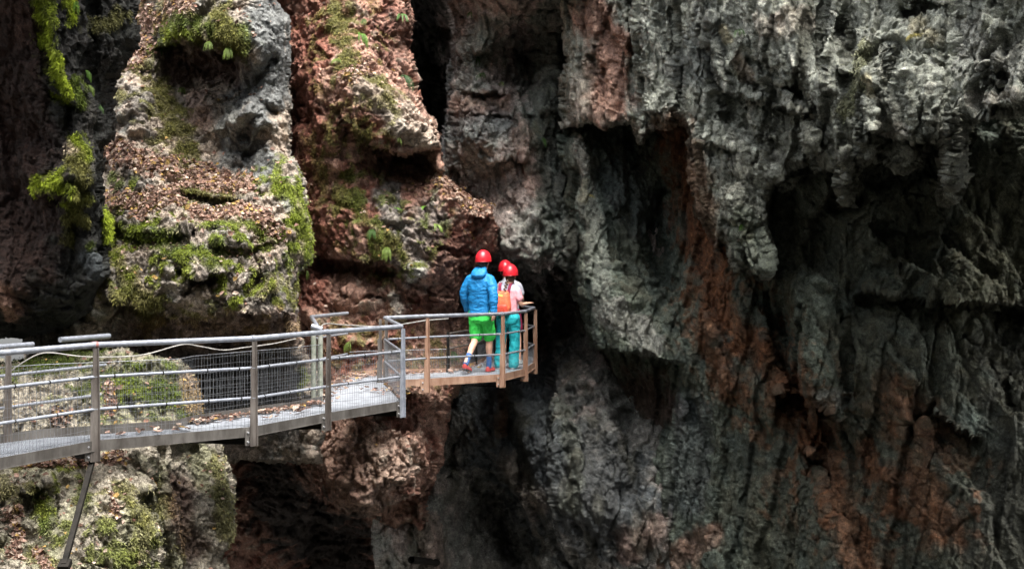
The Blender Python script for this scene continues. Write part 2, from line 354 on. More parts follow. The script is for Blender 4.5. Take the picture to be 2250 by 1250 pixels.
MASS['mossy'] = rock_mass('mossy_cliff',
    [(310,0,18.6),(300,100,18.),(270,200,17.5),(245,300,17.),(330,250,17.),(400,60,16.7),(520,40,16.2),(500,100,16.0),(430,150,18.1),(500,165,18.2),(380,170,17.8),
     (560,150,16.1),(620,100,16.6),(640,200,17.1),(540,250,15.9),(480,280,16.6),(600,330,16.5),(520,370,16.9),(450,340,17.0),(240,330,16.9),(300,370,16.3),(400,400,15.9),(500,420,15.8),(560,425,15.9),
     (620,400,15.8),(660,430,15.8),(680,520,16.0),(240,450,16.0),(300,500,15.2),(400,480,15.2),(400,560,14.7),(300,600,14.7),(500,550,14.8),(580,600,15.0),(640,600,15.6),(240,620,15.0),(400,650,14.6),(550,680,14.9),(630,680,15.2),
     (300,730,15.4),(450,745,15.8),(600,750,15.8),(500,800,17.0),(600,850,17.2),(450,900,17.2),(670,780,15.9),(680,860,15.9),(150,400,17.5),(150,700,15.0),(150,100,18.5),(640,740,15.4)],
    (60, 720), (-640, 1010), ('warm', 'wgrey', 'grey'),
    outline=[(0,-900),(655,-900),(600,0),(630,50),(638,110),(636,180),(640,240),(638,345),(655,380),(668,440),(682,520),(676,565),(648,600),(640,640),(648,700),(652,740),(670,790),(695,840),(700,1100),(0,1100)],
    rnd=(26, .7), lean=.9, skirt=3.5,
    strokes=[([(600,130),(560,190),(480,215)], 12, .25), ([(610,250),(570,230),(540,300)], 13, .3), ([(585,290),(540,350)], 10, .2), ([(560,235),(500,260)], 16, -.2), ([(330,240),(330,330)], 12, .2), ([(380,100),(340,160),(350,300)], 9, .15),
             ([(545,640),(575,600),(560,560)], 13, .5), ([(475,610),(410,640)], 10, .3), ([(430,560),(395,600),(380,570)], 10, .25), ([(590,510),(560,540)], 12, .25), ([(565,430),(510,425)], 14, .35), ([(600,560),(600,620)], 18, -.25), ([(505,590),(470,600)], 22, -.2), ([(530,620),(500,660)], 18, -.2),
             ([(270,540),(250,600)], 16, -.15), ([(300,640),(260,690)], 12, .25), ([(360,660),(400,700)], 10, .2), ([(330,470),(390,450)], 20, -.15), ([(620,530),(640,600)], 8, .15)],
    lips=[([(345,100),(400,92),(445,80),(500,120),(545,118)], .7, 30, 60), ([(395,415),(480,428),(560,440)], .3, 20, 25), ([(230,650),(300,672),(400,700),(500,690),(640,690)], .5, 40, 90), ([(240,500),(330,520),(430,500)], .25, 25, 30), ([(460,530),(540,545),(600,530)], .3, 20, 25), ([(380,590),(440,610),(500,600)], .25, 20, 25)],
    cols=[('slate', 72, 1, [(590,40),(610,150),(560,220),(520,300),(560,350)]), ('light', 26, .6, [(505,250),(490,285),(520,270)]), ('dred', 52, .9, [(400,140),(500,150)]), ('pink', 30, .5, [(430,210),(440,260)]),
          ('litter', 36, .9, [(320,30),(305,90),(285,120)]), ('litter', 30, .95, [(232,330),(330,360),(430,390),(540,405)]), ('litter', 32, .9, [(240,440),(330,450),(385,425)]), ('litter', 20, .9, [(430,460),(560,470),(612,515)]), ('litter', 22, .8, [(370,20),(410,18)]),
          ('moss', 30, .95, [(355,85),(400,50),(460,60),(520,60),(530,100)]), ('lime', 14, .8, [(360,85),(420,70),(440,90)]), ('olive', 34, .9, [(480,20),(510,90)]), ('olive', 36, .9, [(335,200),(370,230),(400,300),(395,335)]), ('olive', 24, .9, [(400,415),(500,430)]), ('lime', 30, .95, [(610,380),(640,430),(660,500),(672,550)]),
          ('moss', 36, .95, [(300,510),(360,530),(405,560)]), ('moss', 28, .9, [(480,540),(460,580)]), ('olive', 34, .9, [(250,560),(300,650),(330,690)]), ('moss', 20, .9, [(255,395),(262,410)]), ('olive', 30, .7, [(560,640),(610,620)]), ('moss', 20, .9, [(385,520),(420,540)]), ('olive', 24, .7, [(560,470),(590,500)]),
          ('~moss', 110, .9, [(290,520),(420,570),(560,600),(640,560)]), ('~olive', 80, .8, [(250,600),(350,670),(520,660),(620,680)]), ('~olive', 60, .8, [(300,180),(360,260),(390,330)]), ('~lime', 40, .8, [(560,400),(640,420),(660,520)]), ('~lime', 100, .7, [(300,520),(400,540),(520,580)]), ('~olive', 50, .6, [(330,60),(330,20)]), ('pink', 46, .45, [(300,740),(380,735),(500,725),(630,725)]), ('shadeblack', 70, .7, [(470,820),(600,820)]), ('warm', 20, .8, [(660,770),(665,800)]), ('moss', 16, .9, [(665,820),(668,850)])],  # hollow behind the mesh: shade painted near-black
    noise=dict(big=.2, mid=.115, small=.058), low=[([(590,40),(610,140),(570,220)], 80, .55), ([(520,300),(570,340)], 60, .6)], label='mossy leaf strewn cliff with a grey boulder bulge')
MASS['red'] = rock_mass('red_cliff',
    [(600,0,21),(600,300,21),(600,600,21),(650,0,20.6),(700,100,19.8),(660,300,20),(700,300,19.5),(680,450,19.6),(650,640,20.1),(700,650,19.5),(780,40,19.8),(760,120,19.3),(760,170,19.0),(820,190,18.7),(880,260,18.6),(940,300,18.8),(960,320,19.1),(900,180,19.9),(880,100,20.4),(880,20,20.3),
     (850,360,20.1),(920,370,20.3),(780,350,19.5),(760,430,19.4),(850,430,19.5),(900,450,19.4),(960,450,19.2),(1040,450,19.4),(1090,470,19.8),(800,500,19.0),(880,540,18.9),(940,580,19.2),(1030,560,20),(1090,560,20.6),(720,590,20.0),(830,620,19.9),(900,640,19.5),(920,600,18.9),(870,670,19.1),(800,700,19.3),(960,700,20.0),(1010,700,20.6),
     (760,820,19.35),(850,780,19.5),(950,800,19.8),(1040,780,21),(720,930,18.9),(800,1000,18.1),(900,950,18.3),(850,1080,18.3),(760,1100,18.7),(940,1020,18.9),(830,900,18.9),(600,950,19.6),(620,1080,20.6),(700,1200,23),(800,1190,22.5),(900,1220,23),(560,1200,22),(660,850,20),(500,950,18.8)],
    (470, 1110), (-640, 1400), ('pink', 'red', 'warm'),
    outline=[(300,-900),(880,-900),(890,0),(902,60),(890,110),(900,150),(905,200),(930,240),(962,285),(966,330),(972,390),(1030,438),(1083,458),(1096,500),(1090,550),(1058,580),(1045,640),(1040,720),(1030,800),(1000,850),(985,900),(968,1000),(950,1050),(930,1100),(915,1500),(300,1500)],
    rnd=(24, .6), lean=.7, skirt=4.,
    strokes=[([(1032,560),(1020,640),(1010,700)], 8, .4), ([(735,300),(750,240)], 14, -.2), ([(780,240),(775,320),(760,360)], 14, -.25), ([(880,470),(870,540)], 12, .2), ([(850,600),(900,660)], 16, .4), ([(940,650),(930,720)], 14, .25), ([(870,340),(930,350)], 18, .35), ([(700,580),(760,600)], 22, .3),
             ([(905,590),(945,600)], 14, -.25), ([(850,660),(880,690)], 14, -.2), ([(720,620),(680,660)], 16, -.2), ([(930,440),(940,500)], 18, .15), ([(790,980),(770,1080)], 7, .15), ([(960,900),(955,1000)], 10, .3), ([(830,920),(900,925)], 14, .35)],
    lips=[([(740,250),(800,300),(880,325),(965,320)], .7, 35, 50), ([(690,560),(780,570),(850,570)], .5, 40, 40), ([(900,610),(950,600)], .3, 16, 30), ([(680,1085),(760,1110),(860,1115),(920,1080)], 1.6, 40, 120), ([(1030,470),(1092,480)], .35, 18, 50), ([(740,640),(830,650),(900,640)], .25, 16, 20)],
    cols=[('red', 52, .95, [(670,100),(670,200),(680,350),(690,500),(680,640)]), ('red', 26, .8, [(760,370),(755,440),(740,520)]), ('dred', 50, .5, [(870,60),(850,110)]), ('warm', 46, .95, [(800,190),(860,235),(930,300)]), ('pale', 22, .5, [(830,240),(880,270)]), ('dred', 40, .8, [(850,365),(930,375)]), ('grey', 36, .8, [(855,430),(870,500)]),
          ('grey', 50, .7, [(940,480),(900,560),(900,600)]), ('light', 20, .9, [(925,585),(905,610)]), ('pale', 18, .9, [(862,650),(876,680)]), ('dred', 60, .7, [(980,560),(1000,700)]), ('litter', 20, .95, [(765,180),(800,152)]), ('litter', 20, .95, [(985,400),(1030,445),(1070,455)]), ('litter', 14, .8, [(1040,470),(1035,520)]),
          ('olive', 32, .95, [(745,20),(758,100),(765,145)]), ('olive', 24, .8, [(840,200),(850,220)]), ('moss', 20, .9, [(770,390),(775,440),(800,480)]), ('olive', 30, .95, [(810,490),(850,530),(890,560)]), ('olive', 22, .85, [(785,270),(800,310)]), ('moss', 16, .8, [(940,470),(930,500)]), ('olive', 24, .7, [(780,720),(830,740)]), ('olive', 20, .6, [(700,350),(710,420)]),
          ('~olive', 90, .75, [(760,80),(800,260),(790,440),(860,560)]), ('~moss', 60, .6, [(800,480),(870,560),(940,460)]), ('~olive', 80, .6, [(760,740),(860,760),(960,790)]), ('~olive', 50, .5, [(700,330),(720,430)]), ('warm', 80, .55, [(740,980),(860,1010),(800,1080)]), ('pink', 50, .6, [(720,950),(760,1060)]), ('shadeblack', 90, .95, [(610,1080),(620,1120),(760,1220)]), ('olive', 30, .5, [(960,780),(950,830)])],  # void below the walkway: its darkness is painted near-black
    noise=dict(big=.26, mid=.15, small=.075), low=[([(700,800),(850,815),(1000,800)], 40, .45)], label='reddish cliff with a pale boulder ledge')
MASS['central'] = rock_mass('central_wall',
    [(930,-60,23),(930,20,27),(930,60,28),(940,150,28.5),(950,250,27.5),(962,300,25),(972,60,27.5),(968,150,28),(968,220,27.5),(996,0,23),(1006,100,22.5),(996,200,22.6),(1060,100,22.2),(1060,150,22.6),(1140,120,24.2),(1150,190,23.9),(1080,210,22.1),(1000,235,22.),(1060,245,21.8),(1000,300,21.9),(1150,280,21.8),(1020,390,23),(1100,350,21.9),(1130,330,21.9),(1180,400,22.3),(1100,430,22.3),(1150,500,21.8),(1110,540,21.6),(1180,560,21.9),(1215,590,22.2),
     (1200,50,22),(1250,100,23),(1200,200,22),(1240,250,22.8),(1150,640,27.5),(1200,660,26.5),(1150,750,27),(1050,640,27),(1250,650,24.5),(1250,800,23.2),(1200,860,22.9),(1100,900,22),(1050,900,22),(1000,880,22.5),(1130,950,22),(1200,1000,21.4),(1300,1000,21),(1400,950,21.5),(1000,1000,22.8),(1000,1090,23.2),(1050,1110,25),(1090,1190,25.5),(950,1180,22),(930,1080,23),(1160,1100,22.2),(1250,1150,20.9),(1350,1200,20.4),(1450,1100,20.4),(1300,800,23),(1400,850,22.5),(880,900,23),(880,400,25),(1500,300,23),(1550,700,22.5),(1550,1200,20.5),(1300,400,23.5),(900,1250,22.2)],
    (830, 1600), (-640, 1400), ('pinkgrey', 'light', 'lgrey'), lean=.5, anis=(1.4, 1.4, .42),
    steps=[([(985,-400),(985,0),(992,60),(996,110),(984,180),(985,240),(972,300),(968,340)], 16)],  # chimney made extra deep and roofed above view to stay dark
    strokes=[([(1110,930),(1135,1000),(1150,1060),(1140,1090)], 16, .6), ([(1095,960),(1120,1040),(1130,1090)], 18, -.25), ([(1075,1060),(1120,1180),(1160,1260)], 30, 1.0), ([(985,1040),(1010,960)], 14, .4), ([(1250,0),(1235,200),(1220,300)], 14, .5), ([(1140,70),(1170,180)], 26, .6), ([(1000,280),(1005,400)], 10, .4), ([(1320,870),(1345,960),(1360,1050)], 14, -.3), ([(1370,920),(1390,1080)], 22, .5),
             ([(1230,280),(1215,420),(1235,560)], 12, .3), ([(1180,120),(1190,240)], 14, -.35), ([(1210,860),(1195,980)], 14, -.15), ([(1280,900),(1260,1040)], 14, -.2), ([(1090,870),(1085,930)], 10, -.2), ([(930,1130),(960,1250)], 18, -.5), ([(1180,1180),(1260,1250)], 18, .4)],
    lips=[([(1095,574),(1150,580),(1215,600)], 2.6, 25, 400), ([(975,190),(1060,205),(1110,200)], .5, 15, 25), ([(1010,240),(1180,255)], .2, 20, 20), ([(1090,350),(1160,345)], .4, 25, 40), ([(1040,120),(1110,90),(1180,110)], .6, 30, 60)],
    cols=[('pink', 30, .7, [(990,240),(1100,228)]), ('pink', 40, .4, [(970,20),(1000,70)]), ('green', 40, .6, [(1060,60),(1050,130)]), ('blue', 40, .6, [(1000,280),(1090,270)]), ('olive', 14, .7, [(1175,270),(1180,330)]), ('dred', 50, .6, [(1030,420),(1120,430)]), ('pink', 30, .5, [(1150,300),(1180,420)]), ('shadeblack', 60, .9, [(1110,640),(1180,680),(1150,760)]), ('shadeblack', 46, .9, [(930,-20),(940,150),(955,260)]), ('dark', 50, .7, [(1235,640),(1250,800)]),  # near-black chimney and tunnel, dark side of the mouth: painted shade
          ('grey', 170, .8, [(1040,900),(1060,1200),(1300,1250),(1400,900)]), ('dark', 60, .6, [(1000,980),(1060,900)]), ('dgreen', 60, .8, [(1205,40),(1215,300),(1240,560)]), ('dark', 70, .6, [(1250,650),(1270,800),(1200,850)]), ('blue', 150, .95, [(1130,870),(1150,950),(1220,1050),(1330,1100)]), ('brown', 16, .8, [(1105,850),(1100,950)]), ('green', 40, .6, [(1220,900),(1260,1100)]), ('warm', 30, .5, [(1120,1020),(1180,1110)]), ('light', 24, .4, [(1200,960),(1230,1060)]), ('pink', 40, .5, [(1380,1200),(1430,1160)]), ('dark', 40, .7, [(1080,1120),(1120,1220)]), ('pink', 30, .4, [(940,1150),(960,1240)]), ('dark', 130, .5, [(1160,870),(1250,1000),(1300,1100)]), ('blue', 40, .7, [(1180,880),(1210,1040)])],
    noise=dict(big=.24, mid=.12, small=.075, ridge=.12, fac=.35, stri=.13, streak=.6, joint=.6, jd=[((1, .2, .10), .85, .34), ((.9, -.3, -.18), .42, .36), ((1, .4, .3), .2, .36), ((.25, .3, 1), .8, .16), ((-.4, .2, 1), .33, .16)]), wets=[(130, .8, [(1150,900),(1250,1050),(1330,1100)])], label='grey striated wall with the tunnel mouth')
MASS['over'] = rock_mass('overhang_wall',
    [(1270,30,22.5),(1380,150,22.5),(1330,300,22.4),(1400,310,22.5),(1280,330,21.3),(1290,450,21),(1310,550,20.8),(1330,650,20.3),(1400,700,20.0),(1300,700,21),(1420,770,20.2),(1350,800,21.3),(1240,400,22.6),(1270,550,22),(1250,100,22.8),(1380,400,22.2),(1440,500,22.3),(1455,610,21.6),(1480,400,21.6),
     (1420,100,22),(1550,200,20.6),(1700,150,19),(1900,150,17.6),(2150,150,16.2),(1500,330,21.4),(1540,470,20.4),(1570,620,19.4),(1620,720,18.7),(1700,850,18.0),(1650,500,19.0),
     (2200,300,15.4),(2200,450,15.9),(2000,420,16.4),(1900,470,16.7),(1800,420,16.4),(1750,370,16.9),(1740,450,17.2),(1850,400,15.9),(1800,560,17.2),(2000,560,16.4),(2200,590,15.6),(2200,720,16),(2100,640,15.2),(1900,650,16.6),(1780,680,16.9),(1790,830,16.7),(1600,850,18.4),(1720,720,18.1),(1700,1000,18),(1550,1000,19.4),(1500,900,20.0),(1480,1000,20.2),(1800,960,17.3),(1800,1100,17),(2000,900,16),(2000,1150,15.8),(2200,900,15.2),(2200,1200,15.0),(1600,1200,18.8),(1440,900,21.6),(1420,1100,21.2),(1460,1250,20.4),(2300,700,15.5),(2300,100,15.5),(1860,820,16.3),(1900,1020,16.9)],
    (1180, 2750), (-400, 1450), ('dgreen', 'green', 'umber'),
    outline=[(1258,-1100),(1262,0),(1255,90),(1250,160),(1250,270),(1243,300),(1235,340),(1240,450),(1262,560),(1268,640),(1290,730),(1330,790),(1370,860),(1390,950),(1400,1050),(1430,1180),(1450,1700),(3400,1700),(3400,-1100)],
    rnd=(26, .7), lean=0, anis=(1.35, 1.35, .4), skirt=4.0,
    strokes=[([(1460,420),(1445,540),(1455,620)], 22, .7), ([(1280,300),(1285,480),(1300,640)], 16, -.3), ([(1360,320),(1400,420)], 14, -.15), ([(1400,450),(1395,560)], 9, -.2), ([(1340,480),(1345,600)], 7, .2), ([(1500,860),(1560,980)], 20, .4), ([(1640,640),(1690,760)], 24, -.25), ([(1830,960),(1860,1000)], 16, .4), ([(2010,930),(2040,900)], 16, .3), ([(1760,650),(1770,780)], 20, -.25), ([(1900,500),(2080,520),(2180,600)], 10, .3), ([(1785,640),(1790,840)], 40, -.5), ([(1715,700),(1745,880)], 24, .45), ([(1690,650),(1700,760),(1770,900),(1800,1000),(1850,1150)], 10, .35), ([(1520,600),(1560,720),(1600,860)], 14, -.3), ([(1500,870),(1490,1000),(1480,1200)], 18, -.35), ([(1850,700),(1860,840)], 14, .35), ([(2120,740),(2200,820),(2230,900)], 10, .3), ([(1940,760),(2000,830)], 12, -.25)],
    lips=[([(1880,640),(2000,650),(2130,665),(2400,690)], .7, 60, 60), ([(1300,765),(1420,770),(1500,795)], 1.1, 40, 60), ([(2040,900),(2150,960)], .4, 30, 40), ([(1700,858),(1790,868),(1840,910)], .7, 30, 50), ([(1760,985),(1800,1010)], .4, 20, 30)],
    cols=[('pink', 52, .95, [(1300,30),(1345,110),(1340,230)]), ('warm', 24, .6, [(1295,150),(1290,240)]), ('pale', 13, .6, [(1275,170),(1262,270)]), ('pale', 11, .7, [(1275,300),(1280,380)]), ('ochre', 10, .7, [(1285,400),(1283,440)]), ('blue', 50, .5, [(1560,60),(1520,170)]), ('ochre', 12, .4, [(1590,60),(1600,90)]), ('warm', 22, .7, [(1620,130),(1640,170)]), ('pale', 12, .7, [(1705,40),(1715,60)]),
          ('warm', 40, .5, [(1700,60),(1760,40)]), ('ochre', 12, .4, [(1905,170),(1912,210)]), ('ochre', 26, .35, [(2020,70),(2060,90)]), ('pale', 22, .6, [(2150,220),(2230,205)]), ('light', 60, .6, [(2150,100),(2220,140)]), ('pale', 14, .6, [(1995,280),(1950,300)]), ('olive', 18, .5, [(1900,100),(1860,240)]), ('pale', 12, .6, [(1630,500),(1660,570)]), ('ochre', 12, .8, [(1640,490),(1645,520)]), ('moss', 9, .9, [(1625,495)]),
          ('pink', 24, .6, [(1520,510),(1560,540)]), ('dred', 60, .8, [(1400,860),(1460,900)]),
          ('umber', 260, .6, [(1750,480),(1950,470),(2200,470),(2200,700),(1950,850),(1800,1050),(2000,1100),(2200,1150)]), ('ogrey', 100, .4, [(2200,480),(2150,640)]), ('dark', 120, .5, [(2230,760),(2240,1000),(2200,1200)]), ('green', 60, .6, [(1780,650),(1800,800)]), ('blue', 50, .6, [(1520,900),(1510,1100)]), ('light', 34, .7, [(1330,680),(1400,720),(1430,760)]), ('lgrey', 26, .7, [(1285,330),(1292,440),(1312,560),(1325,670)]), ('green', 40, .7, [(1640,480),(1660,560)]), ('light', 24, .5, [(1800,870),(1850,880)]), ('blue', 60, .5, [(1360,400),(1420,480)]), ('pink', 40, .6, [(1560,1180),(1480,1230)]), ('rust', 44, .95, [(1490,290),(1520,400),(1545,540),(1580,660),(1660,760),(1745,860),(1790,960)]), ('rust', 46, .8, [(1800,960),(1850,1100),(1900,1260)]), ('rust', 60, .75, [(1960,880),(2050,960),(2000,1060),(2080,1150)]), ('rust', 40, .8, [(1560,640),(1560,760),(1600,840)]), ('~rust', 130, .6, [(1600,700),(1750,900),(1850,1100),(2050,1050)]), ('~umber', 200, .6, [(1900,600),(2150,700),(1950,900)]), ('rust', 26, .8, [(1900,980),(1960,1120)])],  # umber and dark strokes deepen the recess shade by colour
    noise=dict(big=.26, mid=.10, small=.042, ridge=.04, fac=.8, stri=.05, streak=.45, joint=.8, jd=[((1, .2, .10), .85, .30), ((.9, -.3, -.18), .42, .36), ((1, .4, .3), .2, .38), ((.9, .1, .5), .5, .2), ((-.8, .3, .35), .3, .2)]), wets=[(200, .35, [(1500,900),(1800,1100),(2100,1000)])], label='great undercut gorge wall with rust brown bands')
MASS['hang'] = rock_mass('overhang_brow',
    [(1270,30,20.8),(1330,100,20.2),(1370,200,20.0),(1330,240,20.1),(1250,100,21.2),(1255,250,21.0),(1410,100,18.8),(1450,200,18.6),(1430,260,18.6),(1500,150,18.3),(1550,200,17.6),(1540,300,17.5),(1560,400,17.4),(1620,440,16.8),(1650,540,16.4),(1690,590,16.3),
     (1600,100,16.5),(1700,150,15.4),(1700,50,15.2),(1800,100,14.5),(1900,150,13.5),(1960,200,12.9),(2040,250,12.5),(2000,60,13.5),(2100,150,12.5),(2200,80,11.5),(2200,200,11.0),(2240,230,10.9),(1780,250,14.8),(1850,320,14.5),(1980,310,13.6),(1700,300,15.9),(2300,100,10.8),(2300,240,10.8)],
    (1225, 2750), (-640, 640), ('bgrey', 'lgrey', 'white'),
    outline=[(1232,-1000),(1240,0),(1243,100),(1240,200),(1250,272),(1300,268),(1342,274),(1388,270),(1396,292),(1412,312),(1424,296),(1442,278),(1470,268),(1482,250),(1500,268),(1522,276),(1528,330),(1524,395),(1536,440),(1545,480),(1560,500),(1575,540),(1590,520),(1604,560),(1622,596),(1640,575),(1662,600),(1690,612),(1696,560),(1684,500),(1690,450),(1700,400),(1722,408),(1740,370),(1768,362),(1784,340),(1800,372),(1822,362),(1846,372),(1856,440),(1872,436),(1878,366),(1900,352),(1930,346),(1960,362),(1990,372),(2020,352),(2036,318),(2070,306),(2082,330),(2088,430),(2104,425),(2108,310),(2112,262),(2140,250),(2190,246),(2250,236),(2330,250),(3200,240),(3200,-1000)],
    rnd=(24, .8), lean=-.03, anis=(1.35, 1.35, .42), skirt=3.5,
    strokes=[([(1385,0),(1390,100),(1395,230)], 9, .5), ([(1480,30),(1500,120),(1485,230)], 12, .5), ([(1410,60),(1430,180),(1420,260)], 20, -.3), ([(1560,40),(1520,160),(1500,240)], 18, -.35), ([(1600,150),(1625,90)], 16, -.3), ([(1580,200),(1600,260)], 12, .4), ([(1640,180),(1700,220)], 16, .5), ([(1690,30),(1720,130)], 40, -.35), ([(1740,190),(1790,260)], 18, .6),
             ([(1810,0),(1805,160)], 10, .5), ([(1760,240),(1780,300),(1785,310)], 14, -.5), ([(1850,60),(1870,140)], 16, .5), ([(1880,130),(1915,180)], 16, -.4), ([(1900,220),(1915,290)], 20, -.45), ([(1990,180),(2000,270)], 22, -.5), ([(2050,190),(2060,290)], 22, -.4), ([(1960,110),(1955,180)], 12, .6), ([(2010,30),(2080,20)], 30, .7), ([(2115,40),(2115,120)], 10, .4), ([(2090,240),(2092,400)], 9, -.9), ([(2140,140),(2200,170)], 14, .3),
             ([(1990,330),(1985,360)], 14, -.5), ([(1860,340),(1865,440)], 9, -.7), ([(1905,300),(1910,340)], 22, -.5), ([(1690,300),(1695,380)], 16, -.4), ([(1620,440),(1640,520),(1650,590)], 22, -.45), ([(1530,260),(1560,400)], 18, -.2), ([(1610,250),(1700,340)], 18, .3), ([(1670,470),(1690,580)], 10, -.35)],
    lips=[([(1580,190),(1640,215),(1720,235),(1790,250)], .6, 30, 50), ([(1895,285),(1980,300),(2075,295)], .8, 35, 40), ([(1410,250),(1470,235)], .3, 30, 25), ([(1640,125),(1700,140)], .3, 20, 30), ([(1840,150),(1890,165)], .35, 20, 40), ([(2120,150),(2200,175)], .35, 25, 30), ([(1540,300),(1620,330)], .3, 20, 30), ([(1600,480),(1680,490)], .3, 20, 30)],
    cols=[('pink', 52, .95, [(1300,30),(1345,110),(1340,230)]), ('warm', 24, .6, [(1295,150),(1290,240)]), ('pale', 13, .6, [(1275,170),(1262,270)]), ('pale', 11, .7, [(1275,300),(1280,380)]), ('ochre', 10, .7, [(1285,400),(1283,440)]), ('blue', 50, .5, [(1560,60),(1520,170)]), ('ochre', 12, .4, [(1590,60),(1600,90)]), ('warm', 22, .7, [(1620,130),(1640,170)]), ('pale', 12, .7, [(1705,40),(1715,60)]),
          ('warm', 40, .5, [(1700,60),(1760,40)]), ('ochre', 12, .4, [(1905,170),(1912,210)]), ('ochre', 26, .35, [(2020,70),(2060,90)]), ('pale', 22, .6, [(2150,220),(2230,205)]), ('light', 60, .6, [(2150,100),(2220,140)]), ('pale', 14, .6, [(1995,280),(1950,300)]), ('olive', 18, .5, [(1900,100),(1860,240)]), ('pale', 12, .6, [(1630,500),(1660,570)]), ('ochre', 12, .8, [(1640,490),(1645,520)]), ('moss', 9, .9, [(1625,495)]),
          ('brown', 56, .75, [(1480,290),(1520,400),(1550,560),(1600,680),(1690,780),(1760,860),(1790,960),(1850,1150),(1900,1300)]), ('brown', 70, .6, [(1970,880),(2060,950),(2000,1080),(2080,1150)]), ('brown', 60, .6, [(1570,650),(1560,760),(1640,900)]), ('brown', 60, .5, [(1800,980),(1780,1100),(1880,1200)]), ('pink', 24, .6, [(1520,510),(1560,540)]), ('brown', 26, .6, [(1500,560),(1500,700)]), ('brown', 30, .5, [(1640,620),(1700,640)]), ('dred', 60, .8, [(1400,860),(1460,900)]),
          ('umber', 260, .6, [(1750,480),(1950,470),(2200,470),(2200,700),(1950,850),(1800,1050),(2000,1100),(2200,1150)]), ('ogrey', 100, .4, [(2200,480),(2150,640)]), ('dark', 120, .5, [(2230,760),(2240,1000),(2200,1200)]), ('green', 60, .6, [(1780,650),(1800,800)]), ('blue', 50, .6, [(1520,900),(1510,1100)]), ('light', 34, .7, [(1330,680),(1400,720),(1430,760)]), ('lgrey', 26, .7, [(1285,330),(1292,440),(1312,560),(1325,670)]), ('green', 40, .7, [(1640,480),(1660,560)]), ('light', 24, .5, [(1800,870),(1850,880)]), ('blue', 60, .5, [(1360,400),(1420,480)]), ('pink', 40, .6, [(1560,1180),(1480,1230)])],  # umber stroke repeats the shade painted on the undercut wall
    noise=dict(big=.26, mid=.13, small=.055, ridge=.05, fac=.8, stri=.08, streak=.4, joint=.85, jd=[((1, .2, .10), .85, .30), ((.9, -.3, -.18), .42, .36), ((1, .4, .3), .2, .38), ((.9, .1, .5), .5, .2), ((-.8, .3, .35), .3, .2)]), label='jagged grey brow of the overhanging wall')
MASS['lower'] = rock_mass('lower_cliff',
    [(0,780,13.9),(0,850,13.1),(100,770,14.0),(200,790,13.7),(300,820,13.5),(390,820,13.6),(430,860,13.9),(100,900,12.7),(300,910,13.2),(400,915,13.45),(0,960,12.3),(50,985,12.35),(150,985,12.6),(250,990,12.8),(350,985,13.1),(440,930,13.9),
     (0,1040,11.9),(100,1045,12.0),(200,1045,12.2),(330,1050,12.7),(50,1150,11.7),(100,1250,11.3),(250,1200,11.6),(340,1180,12.2),(350,1080,12.6),(420,1050,13.6),(480,1060,13.8),(420,1200,13.6),(500,1200,13.8),(500,1100,13.8),(-60,1100,11.5),(-60,900,12.4),(560,1100,15),(440,1000,14.2),(520,1000,15)],
    (-420, 560), (752, 1450), ('wpale', 'ogrey', 'wgrey'),
    outline=[(-500,800),(60,796),(150,778),(240,778),(330,785),(395,800),(432,840),(440,890),(445,960),(480,985),(505,1060),(512,1180),(480,1230),(500,1260),(540,1800),(-500,1800)],
    rnd=(16, .35), lean=0, skirt=4.0,
    strokes=[([(350,990),(345,1060),(350,1140),(372,1250)], 10, .22), ([(305,1090),(330,1120)], 10, .35), ([(420,980),(380,1000)], 14, .3), ([(120,1060),(130,1150)], 10, .15), ([(210,1100),(190,1220)], 14, -.15), ([(300,1000),(335,1040)], 12, -.2), ([(180,880),(190,930)], 12, .25), ([(280,880),(300,925)], 10, .2)],
    lips=[([(300,1080),(345,1075)], .3, 20, 40), ([(40,1080),(110,1060)], .3, 12, 40)],
    cols=[('moss', 40, .95, [(60,800),(120,790),(190,780)]), ('moss', 40, 1, [(250,830),(320,850),(400,870),(420,900)]), ('lime', 20, .8, [(250,840),(300,860)]), ('lime', 16, .8, [(370,890),(410,880)]), ('litter', 18, .9, [(120,930),(150,915)]), ('litter', 12, .8, [(240,850),(245,910)]), ('moss', 22, .95, [(85,1080),(95,1120),(105,1180)]), ('olive', 26, .7, [(270,1080),(320,1150),(300,1220)]), ('litter', 16, .9, [(20,1130),(40,1180),(30,1220)]), ('litter', 14, .9, [(60,1025),(200,1020),(260,1010)]), ('litter', 9, .8, [(240,1090),(255,1130)]),
          ('~moss', 60, .8, [(40,820),(200,830),(360,860)]), ('~olive', 120, .75, [(60,1120),(200,1150),(320,1180)]), ('~moss', 60, .6, [(180,1180),(300,1230)]), ('~lime', 40, .6, [(90,1130),(260,850)]), ('olive', 20, .7, [(470,1010),(490,1120),(505,1180)]), ('dred', 40, .8, [(400,1060),(400,1150),(430,1200)]), ('moss', 14, .6, [(180,1080),(190,1110)]), ('pink', 30, .5, [(420,840),(430,890)]), ('litter', 14, .8, [(90,1220),(100,1250)])],
    noise=dict(big=.08, mid=.09, small=.075, ridge=.10, fac=.7, stri=.06), anis=(1.15, 1.15, .7), low=[([(0,1010),(200,970),(300,950),(430,930)], 45, .25), ([(195,1030),(142,1240)], 36, .35)], label='pale mossy buttress under the walkway')

